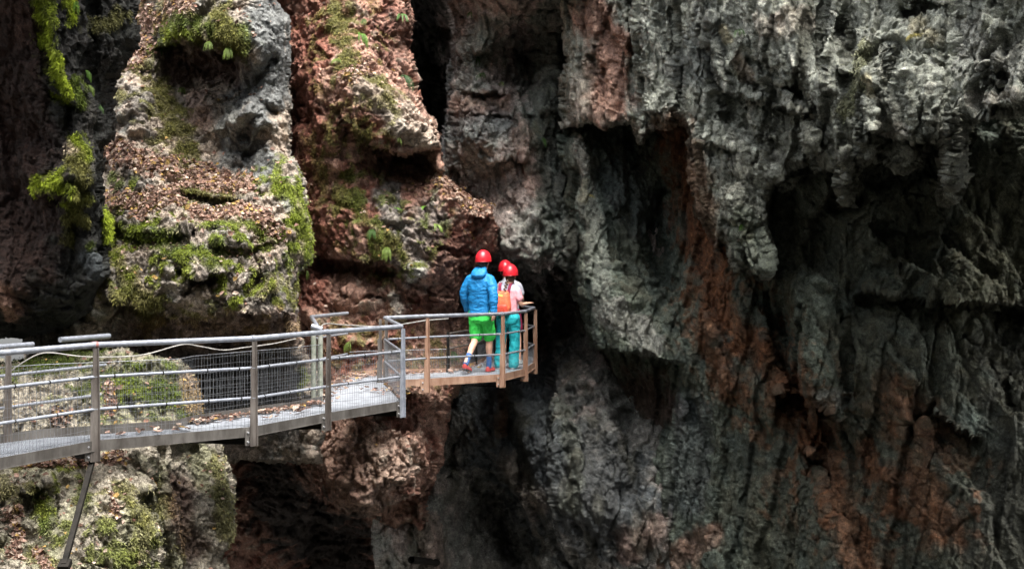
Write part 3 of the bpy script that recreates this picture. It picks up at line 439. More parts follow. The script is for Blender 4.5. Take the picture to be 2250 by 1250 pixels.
# the rest of the gorge: floor, and the walls behind and beside the photographer, unseen and built high to cut skylight
def plain_rock(name, fn, nu, nv, base, amp=.6):
    s, t = np.meshgrid(np.linspace(0, 1, nu), np.linspace(0, 1, nv)); P = np.stack(fn(s.ravel(), t.ravel()), 1).astype(np.float32)
    i = np.arange(nu*nv).reshape(nv, nu); q = np.stack([i[:-1, :-1], i[:-1, 1:], i[1:, 1:], i[1:, :-1]], -1).reshape(-1, 4)
    P = P + amp*np.stack([fbm(P*.5+k*9, 4) for k in range(3)], 1)
    o = np_mesh(name, P, q, mat=ROCK); n = fbm(P*1.2, 4)[:, None]
    set_attr(o, 'rock_colour', np.clip(np.array(PAL[base])*(1+.5*n), .01, .7)); set_attr(o, 'wet', np.zeros(len(P)), 'FLOAT')
    return tag(o, kind='structure')
plain_rock('gorge_floor', lambda s, t: (-26+52*s, -14+46*t, -13+0*s), 130, 120, 'dark', 1.0)
plain_rock('back_wall', lambda s, t: (-16+32*s, -8-1.5*t+0*s, -14+28*t), 120, 100, 'grey', .8)
plain_rock('side_wall', lambda s, t: (8.5+1.2*np.sin(s*5)-1.5*t, -10+20*s, -14+30*t), 110, 120, 'grey', .8)
plain_rock('near_wall', lambda s, t: (-9.5+np.sin(s*6)-1.5*t, -10+21*s, -14+26*t), 110, 110, 'grey', .8)

# ---------------------------------------------------------------- walkway
def lerp(a, b, t): return a + (b-a)*t
def path(pts, z=0.0): return [deck(x, y, 0) + Vector((0, 0, z)) for x, y in pts]
OUT1 = path([(-150,1036),(0,1007),(208,969),(556,938.5),(718,908),(882,882)])
IN1 = path([(-150,1003),(14,971),(92,962),(280,949),(390,941),(424,930),(546,912),(640,899),(708,886)])
for L_ in (OUT1, IN1): L_[0] = L_[1]+(L_[0]-L_[1]).normalized()*4.5      # it goes on beyond the frame
OUT2 = path([(843,843),(891,835.5),(938,833),(1103,823),(1153,811),(1174,796),(1176,786)])
IN2 = path([(728,846),(767,826),(843,822),(985,818),(1046,803),(1085,782),(1095,768)])
def sheet(mb, poly, z0, z1):
    n = len(poly); vs = [Vector((p.x, p.y, z1)) for p in poly] + [Vector((p.x, p.y, z0)) for p in poly]
    mb.add(vs, [tuple(range(n)), tuple(range(2*n-1, n-1, -1))] + [(k, k+n, (k+1) % n+n, (k+1) % n) for k in range(n)])
def resample(pl, n):
    L = [0]
    for a, b in zip(pl, pl[1:]): L.append(L[-1]+(b-a).length)
    out = []
    for k in range(n):
        s = L[-1]*k/(n-1)
        for i in range(len(pl)-1):
            if s <= L[i+1]+1e-6: out.append(lerp(pl[i], pl[i+1], (s-L[i])/(L[i+1]-L[i]))); break
    return out
near = empty('walkway', OUT1[2]); tag(near, 'grey galvanised steel walkway with open grating along the mossy boulder', 'walkway')
# open grating on the first spans, plate on the rest
gm = MB(); go = [OUT1[0], OUT1[1], OUT1[2], lerp(OUT1[2], OUT1[3], .62)]; gi = [IN1[0], IN1[1], IN1[2], IN1[3], IN1[4]]
nb = 270; A = resample(go, nb); B = resample(gi, nb)
for a, b in zip(A, B): gm.box(a+Vector((0,0,-.014)), b+Vector((0,0,-.014)), .005, .026)
for t in np.linspace(.02, .98, 13):
    q = [lerp(a, b, float(t)) for a, b in zip(A, B)]
    for k in range(0, nb-8, 7): gm.box(q[k]+Vector((0,0,-.012)), q[k+7]+Vector((0,0,-.012)), .008, .018)
gm.build('grating', DECKM, near)
pm = MB(); sheet(pm, [go[-1], OUT1[3], OUT1[4], OUT1[5], OUT2[0], IN2[1], IN2[0], IN1[8], IN1[7], IN1[6], IN1[5], IN1[4]], -.03, 0)
pm.build('deck_plate', DECKM, near)
sm = MB()
for a, b in zip(OUT1, OUT1[1:]): sm.box(a+Vector((0,0,-.045)), b+Vector((0,0,-.045)), .012, .105); sm.box(a+Vector((0,0.02,-.095)), b+Vector((0,.02,-.095)), .05, .008)
sm.box(OUT1[5]+Vector((0,0,-.045)), OUT2[0]+Vector((0,0,-.045)), .012, .105)
sm.build('stringer', STRING, near)
km = MB()
for a, b in zip(IN1, IN1[1:]): km.box(a+Vector((0,0,.04)), b+Vector((0,0,.04)), .006, .10)
km.build('kerb_plate', STRING, near)
sb = MB(); a = at(203, 1012, 11.95); b = at(141, 1240, 10.98); sb.box(a, b, .048, .048); sb.box(b+Vector((0,0,.02)), b+Vector((0,.03,-.03)), .10, .10); sb.build('strut', DARKST, near)
for p, q in ((OUT1[2], at(150,1003,12.5)), (OUT1[3], at(421,972,13.8)), (OUT1[4], at(620,943,15.0)), (OUT1[5], at(793,913,16.6))):
    bk = MB(); lo_ = p+Vector((-.03,.05,-.185)); q2 = Vector((q.x, q.y, q.z)); bk.box(lo_, q2, .06, .008)
    top = Vector((q.x, q.y, -.06)); bk.add([lo_+Vector((.003,0,.09)), lo_+Vector((.003,0,.005)), q2+Vector((.003,0,.005)), top+Vector((.003,0,0)), lo_+Vector((-.003,0,.09)), lo_+Vector((-.003,0,.005)), q2+Vector((-.003,0,.005)), top+Vector((-.003,0,0))],
        [(0,1,2,3),(7,6,5,4),(0,4,5,1),(1,5,6,2),(2,6,7,3),(3,7,4,0)]); bk.build('bracket', DARKST, near)
far = empty('walkway', OUT2[2]); tag(far, 'rust brown walkway section the hikers stand on by the tunnel mouth', 'walkway')
pm = MB(); sheet(pm, OUT2+IN2[:0:-1], -.03, .004); pm.build('deck_plate', DECKM, far)
sm = MB()
for a, b in zip(OUT2, OUT2[1:]): sm.box(a+Vector((0,0,-.045)), b+Vector((0,0,-.045)), .012, .11); sm.box(a+Vector((0,.02,-.098)), b+Vector((0,.02,-.098)), .05, .008)
sm.build('stringer', RUST, far)
km = MB()
for a, b in zip(IN2[1:], IN2[2:]): km.box(a+Vector((0,0,.035)), b+Vector((0,0,.035)), .006, .07)
km.build('kerb_plate', RUST, far)
bk = MB(); bk.box(OUT2[3]+Vector((0,.05,-.19)), at(1020,846,19.6), .06, .01); bk.box(OUT2[4]+Vector((0,.05,-.17)), at(1112,838,20.4), .05, .01); bk.build('bracket', DARKST, far)

# railings
def post(parent, p, d, mat, h=.95, foot=-.20, wide=1.0, base=True):
    """channel post: tapered web facing outwards, a flange along its right side, foot plate with two bolts"""
    d = Vector((d.x, d.y, 0)).normalized(); n = Vector((d.y, -d.x, 0)); m = MB(); o = p + n*.012
    zs = [(foot, .078), (0, .078), (.31, .074), (.33, .052), (.63, .07), (.65, .04), (h-.02, .036)]
    pr = []
    for z, w in zs:
        w *= wide; c = o+Vector((0,0,z)); pr.append([c-d*w*.62, c+d*w*.38, c+d*w*.38+n*.006, c-d*w*.62+n*.006])
    m.rings(pr)
    m.box(o+d*.03*wide+n*.018+Vector((0,0,foot)), o+d*.016*wide+n*.018+Vector((0,0,h-.03)), .008, .03, up=n)
    o_ = m.build('post', mat, parent)
    if base:
        b = MB(); b.box(o-d*.085+Vector((0,0,-.185)), o-d*.085+Vector((0,0,-.01)), .05, .01, up=n); bo = b.build('foot_plate', STRING if mat is not RUST else RUST, o_)
        for z in (-.045, -.145):
            t = MB(); c = o-d*.082+n*.004+Vector((0,0,z)); t.tube([c, c+n*.02], .011, 6); t.build('bolt', BOLT, o_)
    return o_
def rail(name, parent, pts, r, mat, z=0, joints=(), ties=0):
    m = MB(); pp = [p+Vector((0,0,z)) for p in pts]; m.tube(pp, r, 12); n0 = len(m.f)
    if ties:                                   # dark wire ties that hold the mesh to the bar
        for a, b in zip(pp, pp[1:]):
            L = (b-a).length; t = random.uniform(.15, .4)
            while t < L: c = lerp(a, b, t/L); d = (b-a)/L; m.tube([c-d*.006, c+d*.006], r*1.18, 8); m.box(c+Vector((0,0,-r)), c+Vector((random.uniform(-.02,.02),.01,-r-.035)), .004, .004, up=(0,1,0)); t += ties*random.uniform(.75, 1.3)
    o = m.build(name, mat, parent, smooth=True)
    if ties:
        o.data.materials.append(DARKST)
        for p_ in o.data.polygons[n0:]: p_.material_index = 1
    for i in joints:
        a = pp[i]; d = (pp[min(i+1, len(pp)-1)]-pp[i-1]).normalized(); q = MB(); q.tube([a-d*.022, a+d*.022], r*1.16, 12); q.build('collar', mat, o, smooth=True)
    return o
def mesh_panel(parent, pts, z0, z1, cell=(.042, .082), jit=.004, name='wire_mesh'):
    m = MB(); w = .0024
    for a, b in zip(pts, pts[1:]):
        L = (b-a).length; n = max(2, int(L/cell[0]))
        for k in range(n):
            p = lerp(a, b, (k+.5)/n); j = random.gauss(0, jit); s = (b-a).normalized()
            m.box(p+s*j+Vector((0,0,z0)), p+s*random.gauss(0, jit)+Vector((0,0,z1)), w, w, up=(0,1,0))
        z = z0+.03
        while z <= z1+.001:
            q = [lerp(a, b, t)+Vector((0,0,z+random.gauss(0, jit))) for t in np.linspace(0, 1, 5)]
            for e, f in zip(q, q[1:]): m.box(e, f, w, w)
            z += cell[1]
    return m.build(name, WIRE, parent)
def shift(pts, k):
    return [p+Vector((0, k, 0)) for p in pts]
r1 = empty('railing', OUT1[2]); tag(r1, 'long silver handrail and mesh along the gorge side of the grey walkway', 'railing')
rail('handrail', r1, [OUT1[0], OUT1[1], OUT1[2], OUT1[3], OUT1[4], OUT1[5]], .029, GALV, .95, (2, 3, 4))
RET = [OUT1[5], deck(846, 842.5)]
rail('handrail', r1, RET, .027, GALV, .95)
for z in (.635, .315):
    rail('mid_rail', r1, OUT1, .0165, GALV, z, (2, 3, 4), .45); rail('mid_rail', r1, RET, .0165, GALV, z)
dirs = [(OUT1[i+1]-OUT1[max(i-1, 0)]) for i in range(5)]+[OUT1[5]-OUT1[4]]
for i, mt in ((0, POSTM), (2, POSTM), (3, POSTM), (4, POSTM), (5, GALV)):
    post(r1, OUT1[i], dirs[i], mt, wide=1.15 if i == 2 else 1.0)
for d_ in (1.55, 3.1): post(r1, OUT1[1]+(OUT1[0]-OUT1[1]).normalized()*d_, dirs[0], POSTM)
mesh_panel(r1, shift(OUT1, .03), .0, .62); mesh_panel(r1, shift(RET, .01), .02, .62)
tp = MB(); q = OUT1[2]+Vector((0,0,.95)); d = (OUT1[3]-OUT1[2]).normalized(); tp.tube([q-d*.03, q+d*.03], .0335, 12); tp.build('tape', noise_col('faded_tape', (.16,.06,.055), (.26,.11,.1), 30, .7), r1, smooth=True)
r2 = empty('railing', OUT2[2]); tag(r2, 'brown posted railing with silver handrail in front of the hikers', 'railing')
C0 = deck(844, 841.5); TOP2 = [C0, OUT2[2], OUT2[3], OUT2[4], OUT2[5], deck(1150, 789)]
rail('handrail', r2, TOP2, .027, GALV, .95, (1, 2, 3))
for z in (.635, .315): rail('mid_rail', r2, TOP2, .015, GALV, z, (1, 2, 3), .5)
post(r2, C0+Vector((.03, .02, 0)), Vector((1, .1, 0)), POSTM, foot=-.1); post(r2, C0+Vector((-.06, .05, 0)), Vector((1, .1, 0)), POSTM, foot=-.1, base=False)
for i in (2, 3, 4, 5): post(r2, OUT2[i], OUT2[i]-OUT2[i-1] if i < 4 else Vector((1, .9, 0)), RUST, wide=1.1)
mesh_panel(r2, shift([C0]+OUT2[2:6], .03), .02, .3); mesh_panel(r2, [OUT2[5], deck(1150, 789)], .02, .3)
r3 = empty('railing', IN1[1]); tag(r3, 'railing on the rock side whose silver bars end in the moss at the walkway start', 'railing')
I0, I1 = deck(-70, 978), Vector(at(240, 738, 13.33)); I1.z = 0
for z, ex, r in ((.95, 1.0, .029), (.635, .97, .0165), (.315, .94, .0165)): rail('handrail' if r > .02 else 'mid_rail', r3, [lerp(I0, I1, .62 if r > .02 else 0), lerp(I0, I1, ex)], r, GALV, z)
rail('handrail', r3, [I0, lerp(I0, I1, .425)], .027, GALV, .925)
post(r3, deck(14, 971), I1-I0, POSTM, foot=0, base=False)
r4 = empty('railing', IN1[8]); tag(r4, 'short bent railing stub between the pale walkway platform and the red cliff', 'railing')
K0 = deck(698, 886); K1 = Vector(at(684, 697, 17.74)); K1.z = 0; K2 = Vector(at(763, 689, 18.98)); K2.z = 0
rail('handrail', r4, [K0, K1, K2], .028, GALV, .955)
for z in (.635, .315): rail('mid_rail', r4, [K1, K2], .015, GALV, z)
m = MB(); m.tube([K0+Vector((-.05,0,-.05)), K0+Vector((-.05,0,.97))], .034, 10); m.tube([K0+Vector((.03,.02,-.05)), K0+Vector((.03,.02,.93))], .032, 10); m.build('post', noise_col('mossy_post', (.13,.15,.11), (.3,.3,.26), 9, .7), r4, smooth=True)
m = MB(); m.tube([K0+Vector((-.07,-.02,.965)), K0+Vector((.06,-.03,.925))], .034, 12); m.build('elbow', GALV, r4, smooth=True)
r5 = empty('mesh_fence', IN1[3]); tag(r5, 'low wire mesh fence before the dark hollow on the rock side', 'mesh fence')
mesh_panel(r5, shift(IN1, .03), .1, .73); rail('top_wire', r5, shift(IN1, .03), .004, WIRE, .735)
r6 = empty('mesh_fence', IN2[2]); tag(r6, 'low mesh fence behind the man along the red rock', 'mesh fence')
mesh_panel(r6, shift(IN2[1:], .02), .06, .36); mesh_panel(r6, shift(IN2[3:6], .04), .36, .6)
for z in (.38, .62): rail('mid_rail', r6, shift(IN2[3:], .02), .013, POSTM, z)
rail('top_wire', r6, shift(IN2[1:4], .02), .005, WIRE, .37)
for p in (IN2[3], IN2[4], IN2[5]): post(r6, p, Vector((1,.1,0)), DARKST, h=.66, foot=0, base=False, wide=.7)
def smooth_path(pts, n=8):
    out = []; P_ = [pts[0]]+pts+[pts[-1]]
    for i in range(1, len(P_)-2):
        for k in range(n):
            t = k/n; a, b, c, d = P_[i-1:i+3]
            out.append(.5*((2*b)+(c-a)*t+(2*a-5*b+4*c-d)*t*t+(3*b-a-3*c+d)*t**3))
    return out+[pts[-1]]
cb = MB(); cp = [at(x, y, Y) for x, y, Y in ((12,826,12.2),(40,803,12.25),(82,779,12.3),(115,775,12.4),(160,781,12.5),(205,784,12.6),(280,783,12.75),(330,776,12.9),(400,757,13.1),(440,761,13.3),(490,769,13.5),(540,763,13.8),(600,755,14.2),(650,744,14.7))]
cb.tube(smooth_path(cp), .0065, 8); o = cb.build('cable', CABLEM, None, smooth=True); tag(o, 'pale wavy cable slung behind the long silver handrail', 'cable')
cb = MB(); cp = [at(x, y, Y) for x, y, Y in ((698,735,16.2),(704,722,16.8),(716,711,17.6),(760,714,18.4),(844,717.5,18.9),(898,710,18.9),(935,704,19.0),(985,700,19.3))]
cb.tube(smooth_path(cp), .009, 8); o = cb.build('cable', CABLEM, None, smooth=True); tag(o, 'thin dark cable stretched across the red cliff above the platform', 'cable')
pb = MB(); a, b = at(904, 1229, 20.6), at(960, 1235, 22.4); d = (b-a).normalized(); pb.tube([a, b], .062, 14, caps=False); pb.tube([b, a], .052, 14, caps=False)
n = 14; ph = [2*math.pi*k/n for k in range(n)]; o = pb.build('pipe', DARKST, None, smooth=True); tag(o, 'short dark pipe sticking out of the rock near the bottom of the gorge', 'pipe')

# ---------------------------------------------------------------- people
def fabric(name, a, b, rough=.8, scale=30, bmp=.25):
    m = noise_col(name, a, b, scale, rough, 0, bmp, 55, spec=.3); return m
SKIN = noise_col('skin', (.52, .29, .2), (.62, .37, .27), 12, .55, spec=.4)
HELM = noise_col('red_helmet', (.40, .010, .018), (.60, .018, .03), 14, .33, 0, .06, 30, spec=.5, lo=.3, hi=.5)
BLUE = fabric('blue_shell_fabric', (.006, .13, .33), (.012, .19, .45), .6)
GREENF = fabric('bright_green_fabric', (.03, .46, .06), (.055, .62, .10), .75)
TEAL = fabric('teal_fabric', (.008, .27, .31), (.018, .36, .41), .75)
PINKF = fabric('pink_fabric', (.62, .26, .31), (.74, .36, .40), .85)
LAV = fabric('lavender_grey_fabric', (.36, .38, .48), (.46, .48, .58), .85)
GREYF = fabric('grey_fabric', (.33, .34, .40), (.43, .44, .50), .85)
ORANGE = fabric('orange_fabric', (.66, .105, .05), (.78, .17, .075), .6)
DORANGE = fabric('red_orange_fabric', (.52, .055, .035), (.64, .085, .05), .6)
MAROON = fabric('maroon_fabric', (.16, .014, .045), (.25, .022, .06), .7)
SOCK = fabric('blue_sock', (.02, .07, .2), (.06, .14, .32), .9)
SHOE = fabric('red_shoe', (.30, .03, .03), (.46, .06, .055), .6)
PALE = fabric('pale_shoe', (.40, .45, .46), (.55, .60, .6), .7)
SOLE = noise_col('dark_sole', (.03, .03, .03), (.06, .055, .05), 20, .8)
HAIR = noise_col('brown_hair', (.05, .028, .016), (.10, .06, .035), 60, .6, stretch=(1, 1, .2))
HAIRB = noise_col('dark_hair', (.02, .016, .013), (.05, .04, .032), 60, .6)
V = Vector
def blob(mb, c, rx, ry, rz, n=14, k=8, zmin=-1.0):
    rs = []
    for i in range(k+1):
        t = lerp(math.asin(zmin) if zmin > -1 else -math.pi/2+.06, math.pi/2-.06, i/k)
        rs.append([V(c)+V((rx*math.cos(t)*math.cos(a), ry*math.cos(t)*math.sin(a), rz*math.sin(t))) for a in (2*math.pi*j/n for j in range(n))])
    mb.rings(rs)
def limb(mb, pts, rs, n=14):
    """tapered limb through joints, rounded at both ends"""
    P_ = [V(p) for p in pts]; out = []; rr = []
    for i in range(len(P_)-1):
        for k in range(5):
            out.append(lerp(P_[i], P_[i+1], k/5)); rr.append(lerp(rs[i], rs[i+1], k/5))
    out.append(P_[-1]); rr.append(rs[-1])
    for _ in range(2): out = [out[0]]+[(a+b*2+c)/4 for a, b, c in zip(out, out[1:], out[2:])]+[out[-1]]
    d0 = (out[0]-out[1]).normalized(); d1 = (out[-1]-out[-2]).normalized()
    out = [out[0]+d0*rr[0]*.7, out[0]+d0*rr[0]*.4]+out+[out[-1]+d1*rr[-1]*.4, out[-1]+d1*rr[-1]*.7]
    rr = [rr[0]*.5, rr[0]*.87]+rr+[rr[-1]*.87, rr[-1]*.5]
    mb.tube(out, rr, n)
def torso(mb, secs, n=20):
    mb.rings([[V((cx+rx*math.copysign(abs(math.cos(a))**.85, math.cos(a)), cy+ry*math.copysign(abs(math.sin(a))**.85, math.sin(a)), z)) for a in (2*math.pi*j/n for j in range(n))] for z, cx, cy, rx, ry in secs])
def hand(mb, wrist, fwd, pn, side, curl=.5):
    """palm, four unequal bent fingers and a thumb leaving the side of the palm"""
    f = V(fwd).normalized(); p = V(pn); p = (p-f*p.dot(f)).normalized(); s = f.cross(p)*side; w = V(wrist)
    rs = []
    for t, a, b in ((-.01, .026, .019), (.02, .034, .018), (.055, .042, .016), (.085, .042, .013), (.095, .034, .009)):
        rs.append([w+f*t+s*a*math.cos(q)+p*b*math.sin(q) for q in (2*math.pi*j/12 for j in range(12))])
    mb.rings(rs)
    for i, L in enumerate((.068, .077, .072, .056)):
        b = w+f*.082+s*(.030-.020*i); q = [b]; d = f.copy()
        for k in range(3):
            d = (d+p*curl*(.35+.25*k)).normalized(); q.append(q[-1]+d*L*(.45, .32, .23)[k])
        mb.tube(q, [.0095, .009, .0085, .007], 8)
    b = w+f*.03+s*.034; d = (f*.7+s*.75+p*.15).normalized(); mb.tube([b-d*.02, b+d*.012, b+d*.035+p*.004, b+d*.035+f*.026+p*.008], [.013, .012, .0105, .008], 8)
def remesh(name, mb, mat, parent, voxel=.007, wr=0.0, wscale=9, it=4, drape=(1, 1, .5)):
    me = bpy.data.meshes.new('t'); me.from_pydata(mb.v, [], mb.f); me.update()
    t = bpy.data.objects.new('t', me); COL.objects.link(t)
    m = t.modifiers.new('r', 'REMESH'); m.mode = 'VOXEL'; m.voxel_size = voxel; m.use_smooth_shade = True
    m = t.modifiers.new('s', 'SMOOTH'); m.iterations = it; m.factor = .5
    bpy.context.view_layer.update(); ev = t.evaluated_get(bpy.context.evaluated_depsgraph_get())
    nm = bpy.data.meshes.new_from_object(ev); bpy.data.objects.remove(t); nm.name = name
    if wr:
        n = len(nm.vertices); co = np.empty(n*3, np.float32); nm.vertices.foreach_get('co', co); co = co.reshape(-1, 3)
        no = np.empty(n*3, np.float32); nm.vertex_normals.foreach_get('vector', no); no = no.reshape(-1, 3)
        q = co*np.array(drape, np.float32)
        k = fbm(q*wscale+3, 3, .5, True)*.7 + perlin(q*wscale*.6+40)*.6
        co = co+no*(wr*k)[:, None]; nm.vertices.foreach_set('co', co.ravel()); nm.update()
    nm.polygons.foreach_set('use_smooth', [True]*len(nm.polygons))
    o = bpy.data.objects.new(name, nm); COL.objects.link(o); nm.materials.clear(); nm.materials.append(mat); o.parent = parent
    return o
def helmet(parent, c, tilt=0.0):
    m = MB(); n = 28; rs = []
    for t in np.linspace(-.22, 1, 12):
        a = t*math.pi/2*.985; r = math.cos(a) if t > 0 else 1.0-.02*abs(t); z = math.sin(a)*.155 if t > 0 else t*.16
        k = 1+.010*(1 if -.1 < t < -.02 else 0)
        rs.append([V((r*k*.124*math.cos(q), r*k*.146*math.sin(q)*(1.0 if math.sin(q) < 0 else 1.04), z)) for q in (2*math.pi*j/n for j in range(n))])
    rs.insert(0, [p*.94 for p in rs[0]]); m.rings(rs)
    o = m.build('helmet', HELM, parent, smooth=True); o.location = c; o.rotation_euler = (tilt, 0, 0)
    b = MB(); b.tube([V((.1255*math.cos(q), .148*math.sin(q), -.030)) for q in np.linspace(0, 2*math.pi, 33)], .005, 6, caps=False); b.build('rim', noise_col('helmet_rim', (.33,.008,.014), (.42,.012,.02), 9, .4), o, smooth=True).parent = o
    return o
def head(mb, c, neck, R_=.085):
    c = V(c); blob(mb, c+V((0, -.012, .025)), .078, .097, .105, 18, 10); blob(mb, c+V((0, .03, -.05)), .058, .062, .075, 16, 8)
    blob(mb, c+V((0, .098, -.022)), .014, .022, .024, 8, 5); blob(mb, c+V((0, .078, -.066)), .026, .016, .009, 10, 5)      # nose, mouth
    for s in (-1, 1):
        blob(mb, c+V((s*.080, -.005, -.012)), .010, .022, .032, 10, 6); blob(mb, c+V((s*.031, .075, .004)), .015, .014, .010, 8, 5)   # ears, lids
    limb(mb, [V(neck), c+V((0, -.02, -.06))], [.062, .056])
def shoe(parent, ankle, toe, mat, heel_z, w=.046):
    a = V(ankle); t = V(toe); d = (t-a); L = d.length; dd = V((d.x, d.y, 0)).normalized(); s = V((dd.y, -dd.x, 0))
    m = MB(); base0 = V((a.x, a.y, heel_z))-dd*.065; base1 = t+dd*.055
    rs = []
    for k, (f, wd, h) in enumerate(((0, .5, .05), (.06, .85, .075), (.25, .95, .088), (.45, .95, .075), (.65, 1.08, .056), (.85, 1.0, .045), (.97, .7, .032), (1.0, .35, .02))):
        c = lerp(base0, base1, f); rs.append([c+s*w*wd*math.cos(q)+V((0,0,1))*(h*max(math.sin(q), 0)+.012*min(math.sin(q), 0)) for q in (2*math.pi*j/14 for j in range(14))])
    m.rings(rs); o = m.build('shoe', mat, parent, smooth=True); o.parent = parent; o.matrix_parent_inverse = Matrix()
    b = MB(); rs = []
    for f, wd in ((0, .55), (.06, .92), (.3, .98), (.65, 1.12), (.9, .95), (1.0, .5)):
        c = lerp(base0, base1, f)+V((0,0,-.012)); rs.append([c+s*w*wd*math.cos(q)+V((0,0,.012*math.sin(q))) for q in (2*math.pi*j/10 for j in range(10))])
    b.rings(rs); k = b.build('sole', SOLE, o, smooth=True); k.parent = o; k.matrix_parent_inverse = Matrix()
def kid(o): o.matrix_parent_inverse = Matrix(); return o

# the man in the blue jacket, walking away
mp = deck(1056, 819.5); man = empty('person', mp, R(-24)); tag(man, 'person in blue hooded jacket, bright green shorts and red helmet', 'person', 'hikers on the walkway')
LH, LK, LA, LT = (-.095, 0, .99), (-.10, .05, .55), (-.10, -.33, .185), (-.10, -.22, .045)
RH, RK, RA, RT = (.085, 0, .99), (.07, .19, .56), (.05, .20, .10), (.05, .33, .03)
LS, LE, LW = (-.185, -.01, 1.485), (-.285, -.03, 1.24), (-.275, .10, .985)
RS, RE, RW = (.185, -.01, 1.485), (.275, -.12, 1.25), (.285, -.12, .985)
hc = V((.03, .05, 1.745))
b = MB(); torso(b, [(.86, 0, 0, .10, .09), (.95, 0, 0, .16, .105), (1.1, 0, .01, .145, .095), (1.3, 0, .0, .165, .105), (1.43, 0, -.01, .165, .10), (1.53, 0, -.01, .10, .07), (1.60, .0, 0, .055, .055)])
head(b, hc, (0.01, 0, 1.58))
for q in ((LH, LK, LA), (RH, RK, RA)): limb(b, q, [.085, .058, .036]); limb(b, [lerp(V(q[1]), V(q[2]), .12), lerp(V(q[1]), V(q[2]), .35)+V((0, -.022, 0)), lerp(V(q[1]), V(q[2]), .62)], [.05, .054, .04])
for q in ((LS, LE, LW), (RS, RE, RW)): limb(b, q, [.052, .04, .028])
for a, t in ((LA, LT), (RA, RT)): limb(b, [a, t], [.035, .03])
hand(b, LW, (.02, .12, -1), (.9, .3, 0), 1, .45); hand(b, RW, (0, -.02, -1), (-.9, .3, 0), -1, .45)
remesh('body', b, SKIN, man, .006)
j = MB(); torso(j, [(.90, 0, 0, .183, .135), (.95, 0, 0, .19, .14), (1.05, 0, 0, .185, .135), (1.2, 0, 0, .192, .138), (1.36, 0, -.005, .205, .142), (1.46, 0, -.012, .2, .132), (1.535, 0, -.012, .15, .10), (1.59, 0.005, 0, .10, .085), (1.66, .01, .01, .082, .085)])
for q in ((LS, LE, LW), (RS, RE, RW)): limb(j, [V((q[0][0]*.45, -.01, 1.525)), V((q[0][0]*.95, q[0][1], 1.475)), lerp(V(q[0]), V(q[1]), .35), q[1], lerp(V(q[1]), V(q[2]), .97)], [.066, .078, .078, .068, .052])
remesh('jacket', j, BLUE, man, .008, .019, 10, it=10, drape=(.8, .8, 1.5))
hd = MB(); hd.rings([[V((.01+rx*math.cos(a), cy+ry*math.sin(a), z+dz*math.sin(a))) for a in (2*math.pi*k/20 for k in range(20))] for z, cy, rx, ry, dz in ((1.50, -.10, .05, .035, .0), (1.515, -.11, .10, .06, .0), (1.56, -.10, .125, .085, .012), (1.61, -.075, .122, .095, .03), (1.65, -.045, .105, .09, .03), (1.675, -.03, .085, .075, .03))])
remesh('hood', hd, BLUE, man, .007, .007, 12)
sh = MB(); torso(sh, [(.80, 0, 0, .12, .10), (.84, 0, 0, .178, .13), (.95, 0, 0, .175, .125), (1.0, 0, 0, .165, .12)])
for q in ((LH, LK), (RH, RK)): limb(sh, [V(q[0])+V((0,0,-.03)), lerp(V(q[0]), V(q[1]), .6), lerp(V(q[0]), V(q[1]), .97)], [.112, .105, .094])
remesh('shorts', sh, GREENF, man, .008, .018, 12, drape=(1, 1, .6))
for a, k, t in ((LA, LK, LT), (RA, RK, RT)):
    s_ = MB(); limb(s_, [lerp(V(a), V(k), .32), V(a)+V((0,0,-.02))], [.046, .045]); kid(s_.build('sock', SOCK, man, smooth=True))
shoe(man, LA, LT, SHOE, .105); shoe(man, RA, RT, SHOE, .02)
kid(helmet(man, hc+V((0, -.012, .055)), .05))
h = MB(); blob(h, hc+V((0, -.03, .0)), .082, .085, .095, 18, 8); kid(h.build('hair', HAIRB, man, smooth=True))

# the woman with the braid and the orange pack
wp = deck(1117, 810.5); wom = empty('person', wp, R(-17)); tag(wom, 'person with long braid in pink tee and teal trousers, hand reaching over the rail', 'person', 'hikers on the walkway')
LH, LK, LA, LT = (-.09, 0, .86), (-.135, .03, .47), (-.15, -.01, .08), (-.16, .13, .025)
RH, RK, RA, RT = (.09, 0, .86), (.105, .02, .47), (.10, -.03, .08), (.12, .11, .025)
LS, LE, LW = (-.15, 0, 1.28), (-.235, -.02, 1.07), (-.22, .16, .96)
RS, RE, RW = (.15, 0, 1.28), (.205, .0, 1.055), (.255, .20, 1.075)
hc = V((.03, .03, 1.52))
b = MB(); torso(b, [(.74, 0, 0, .09, .08), (.84, 0, 0, .165, .105), (.98, 0, .01, .125, .085), (1.15, 0, .0, .135, .09), (1.25, 0, 0, .14, .085), (1.34, 0, 0, .08, .06), (1.38, 0, -.005, .055, .05), (1.42, 0, 0, .05, .05)])
head(b, hc, (0, 0, 1.38))
for q in ((LH, LK, LA), (RH, RK, RA)): limb(b, q, [.082, .054, .034])
for q in ((LS, LE, LW), (RS, RE, RW)): limb(b, q, [.044, .036, .025])
for a, t in ((LA, LT), (RA, RT)): limb(b, [a, t], [.033, .028])
hand(b, RW, (.45, .85, .1), (0, 0, -1), 1, .25); hand(b, LW, (.1, .5, -.7), (1, 0, 0), 1, .4)
remesh('body', b, SKIN, wom, .006)
tr = MB(); torso(tr, [(.70, 0, 0, .10, .09), (.76, 0, -.01, .178, .128), (.84, 0, -.012, .182, .135), (.93, 0, 0, .158, .112), (.97, 0, 0, .145, .10)])
for q in ((LH, LK, LA), (RH, RK, RA)): limb(tr, [V(q[0])+V((0,0,-.02)), V(q[1]), V(q[2])+V((0,0,-.005))], [.104, .078, .078])
remesh('trousers', tr, TEAL, wom, .008, .019, 11, drape=(1, 1, .9))
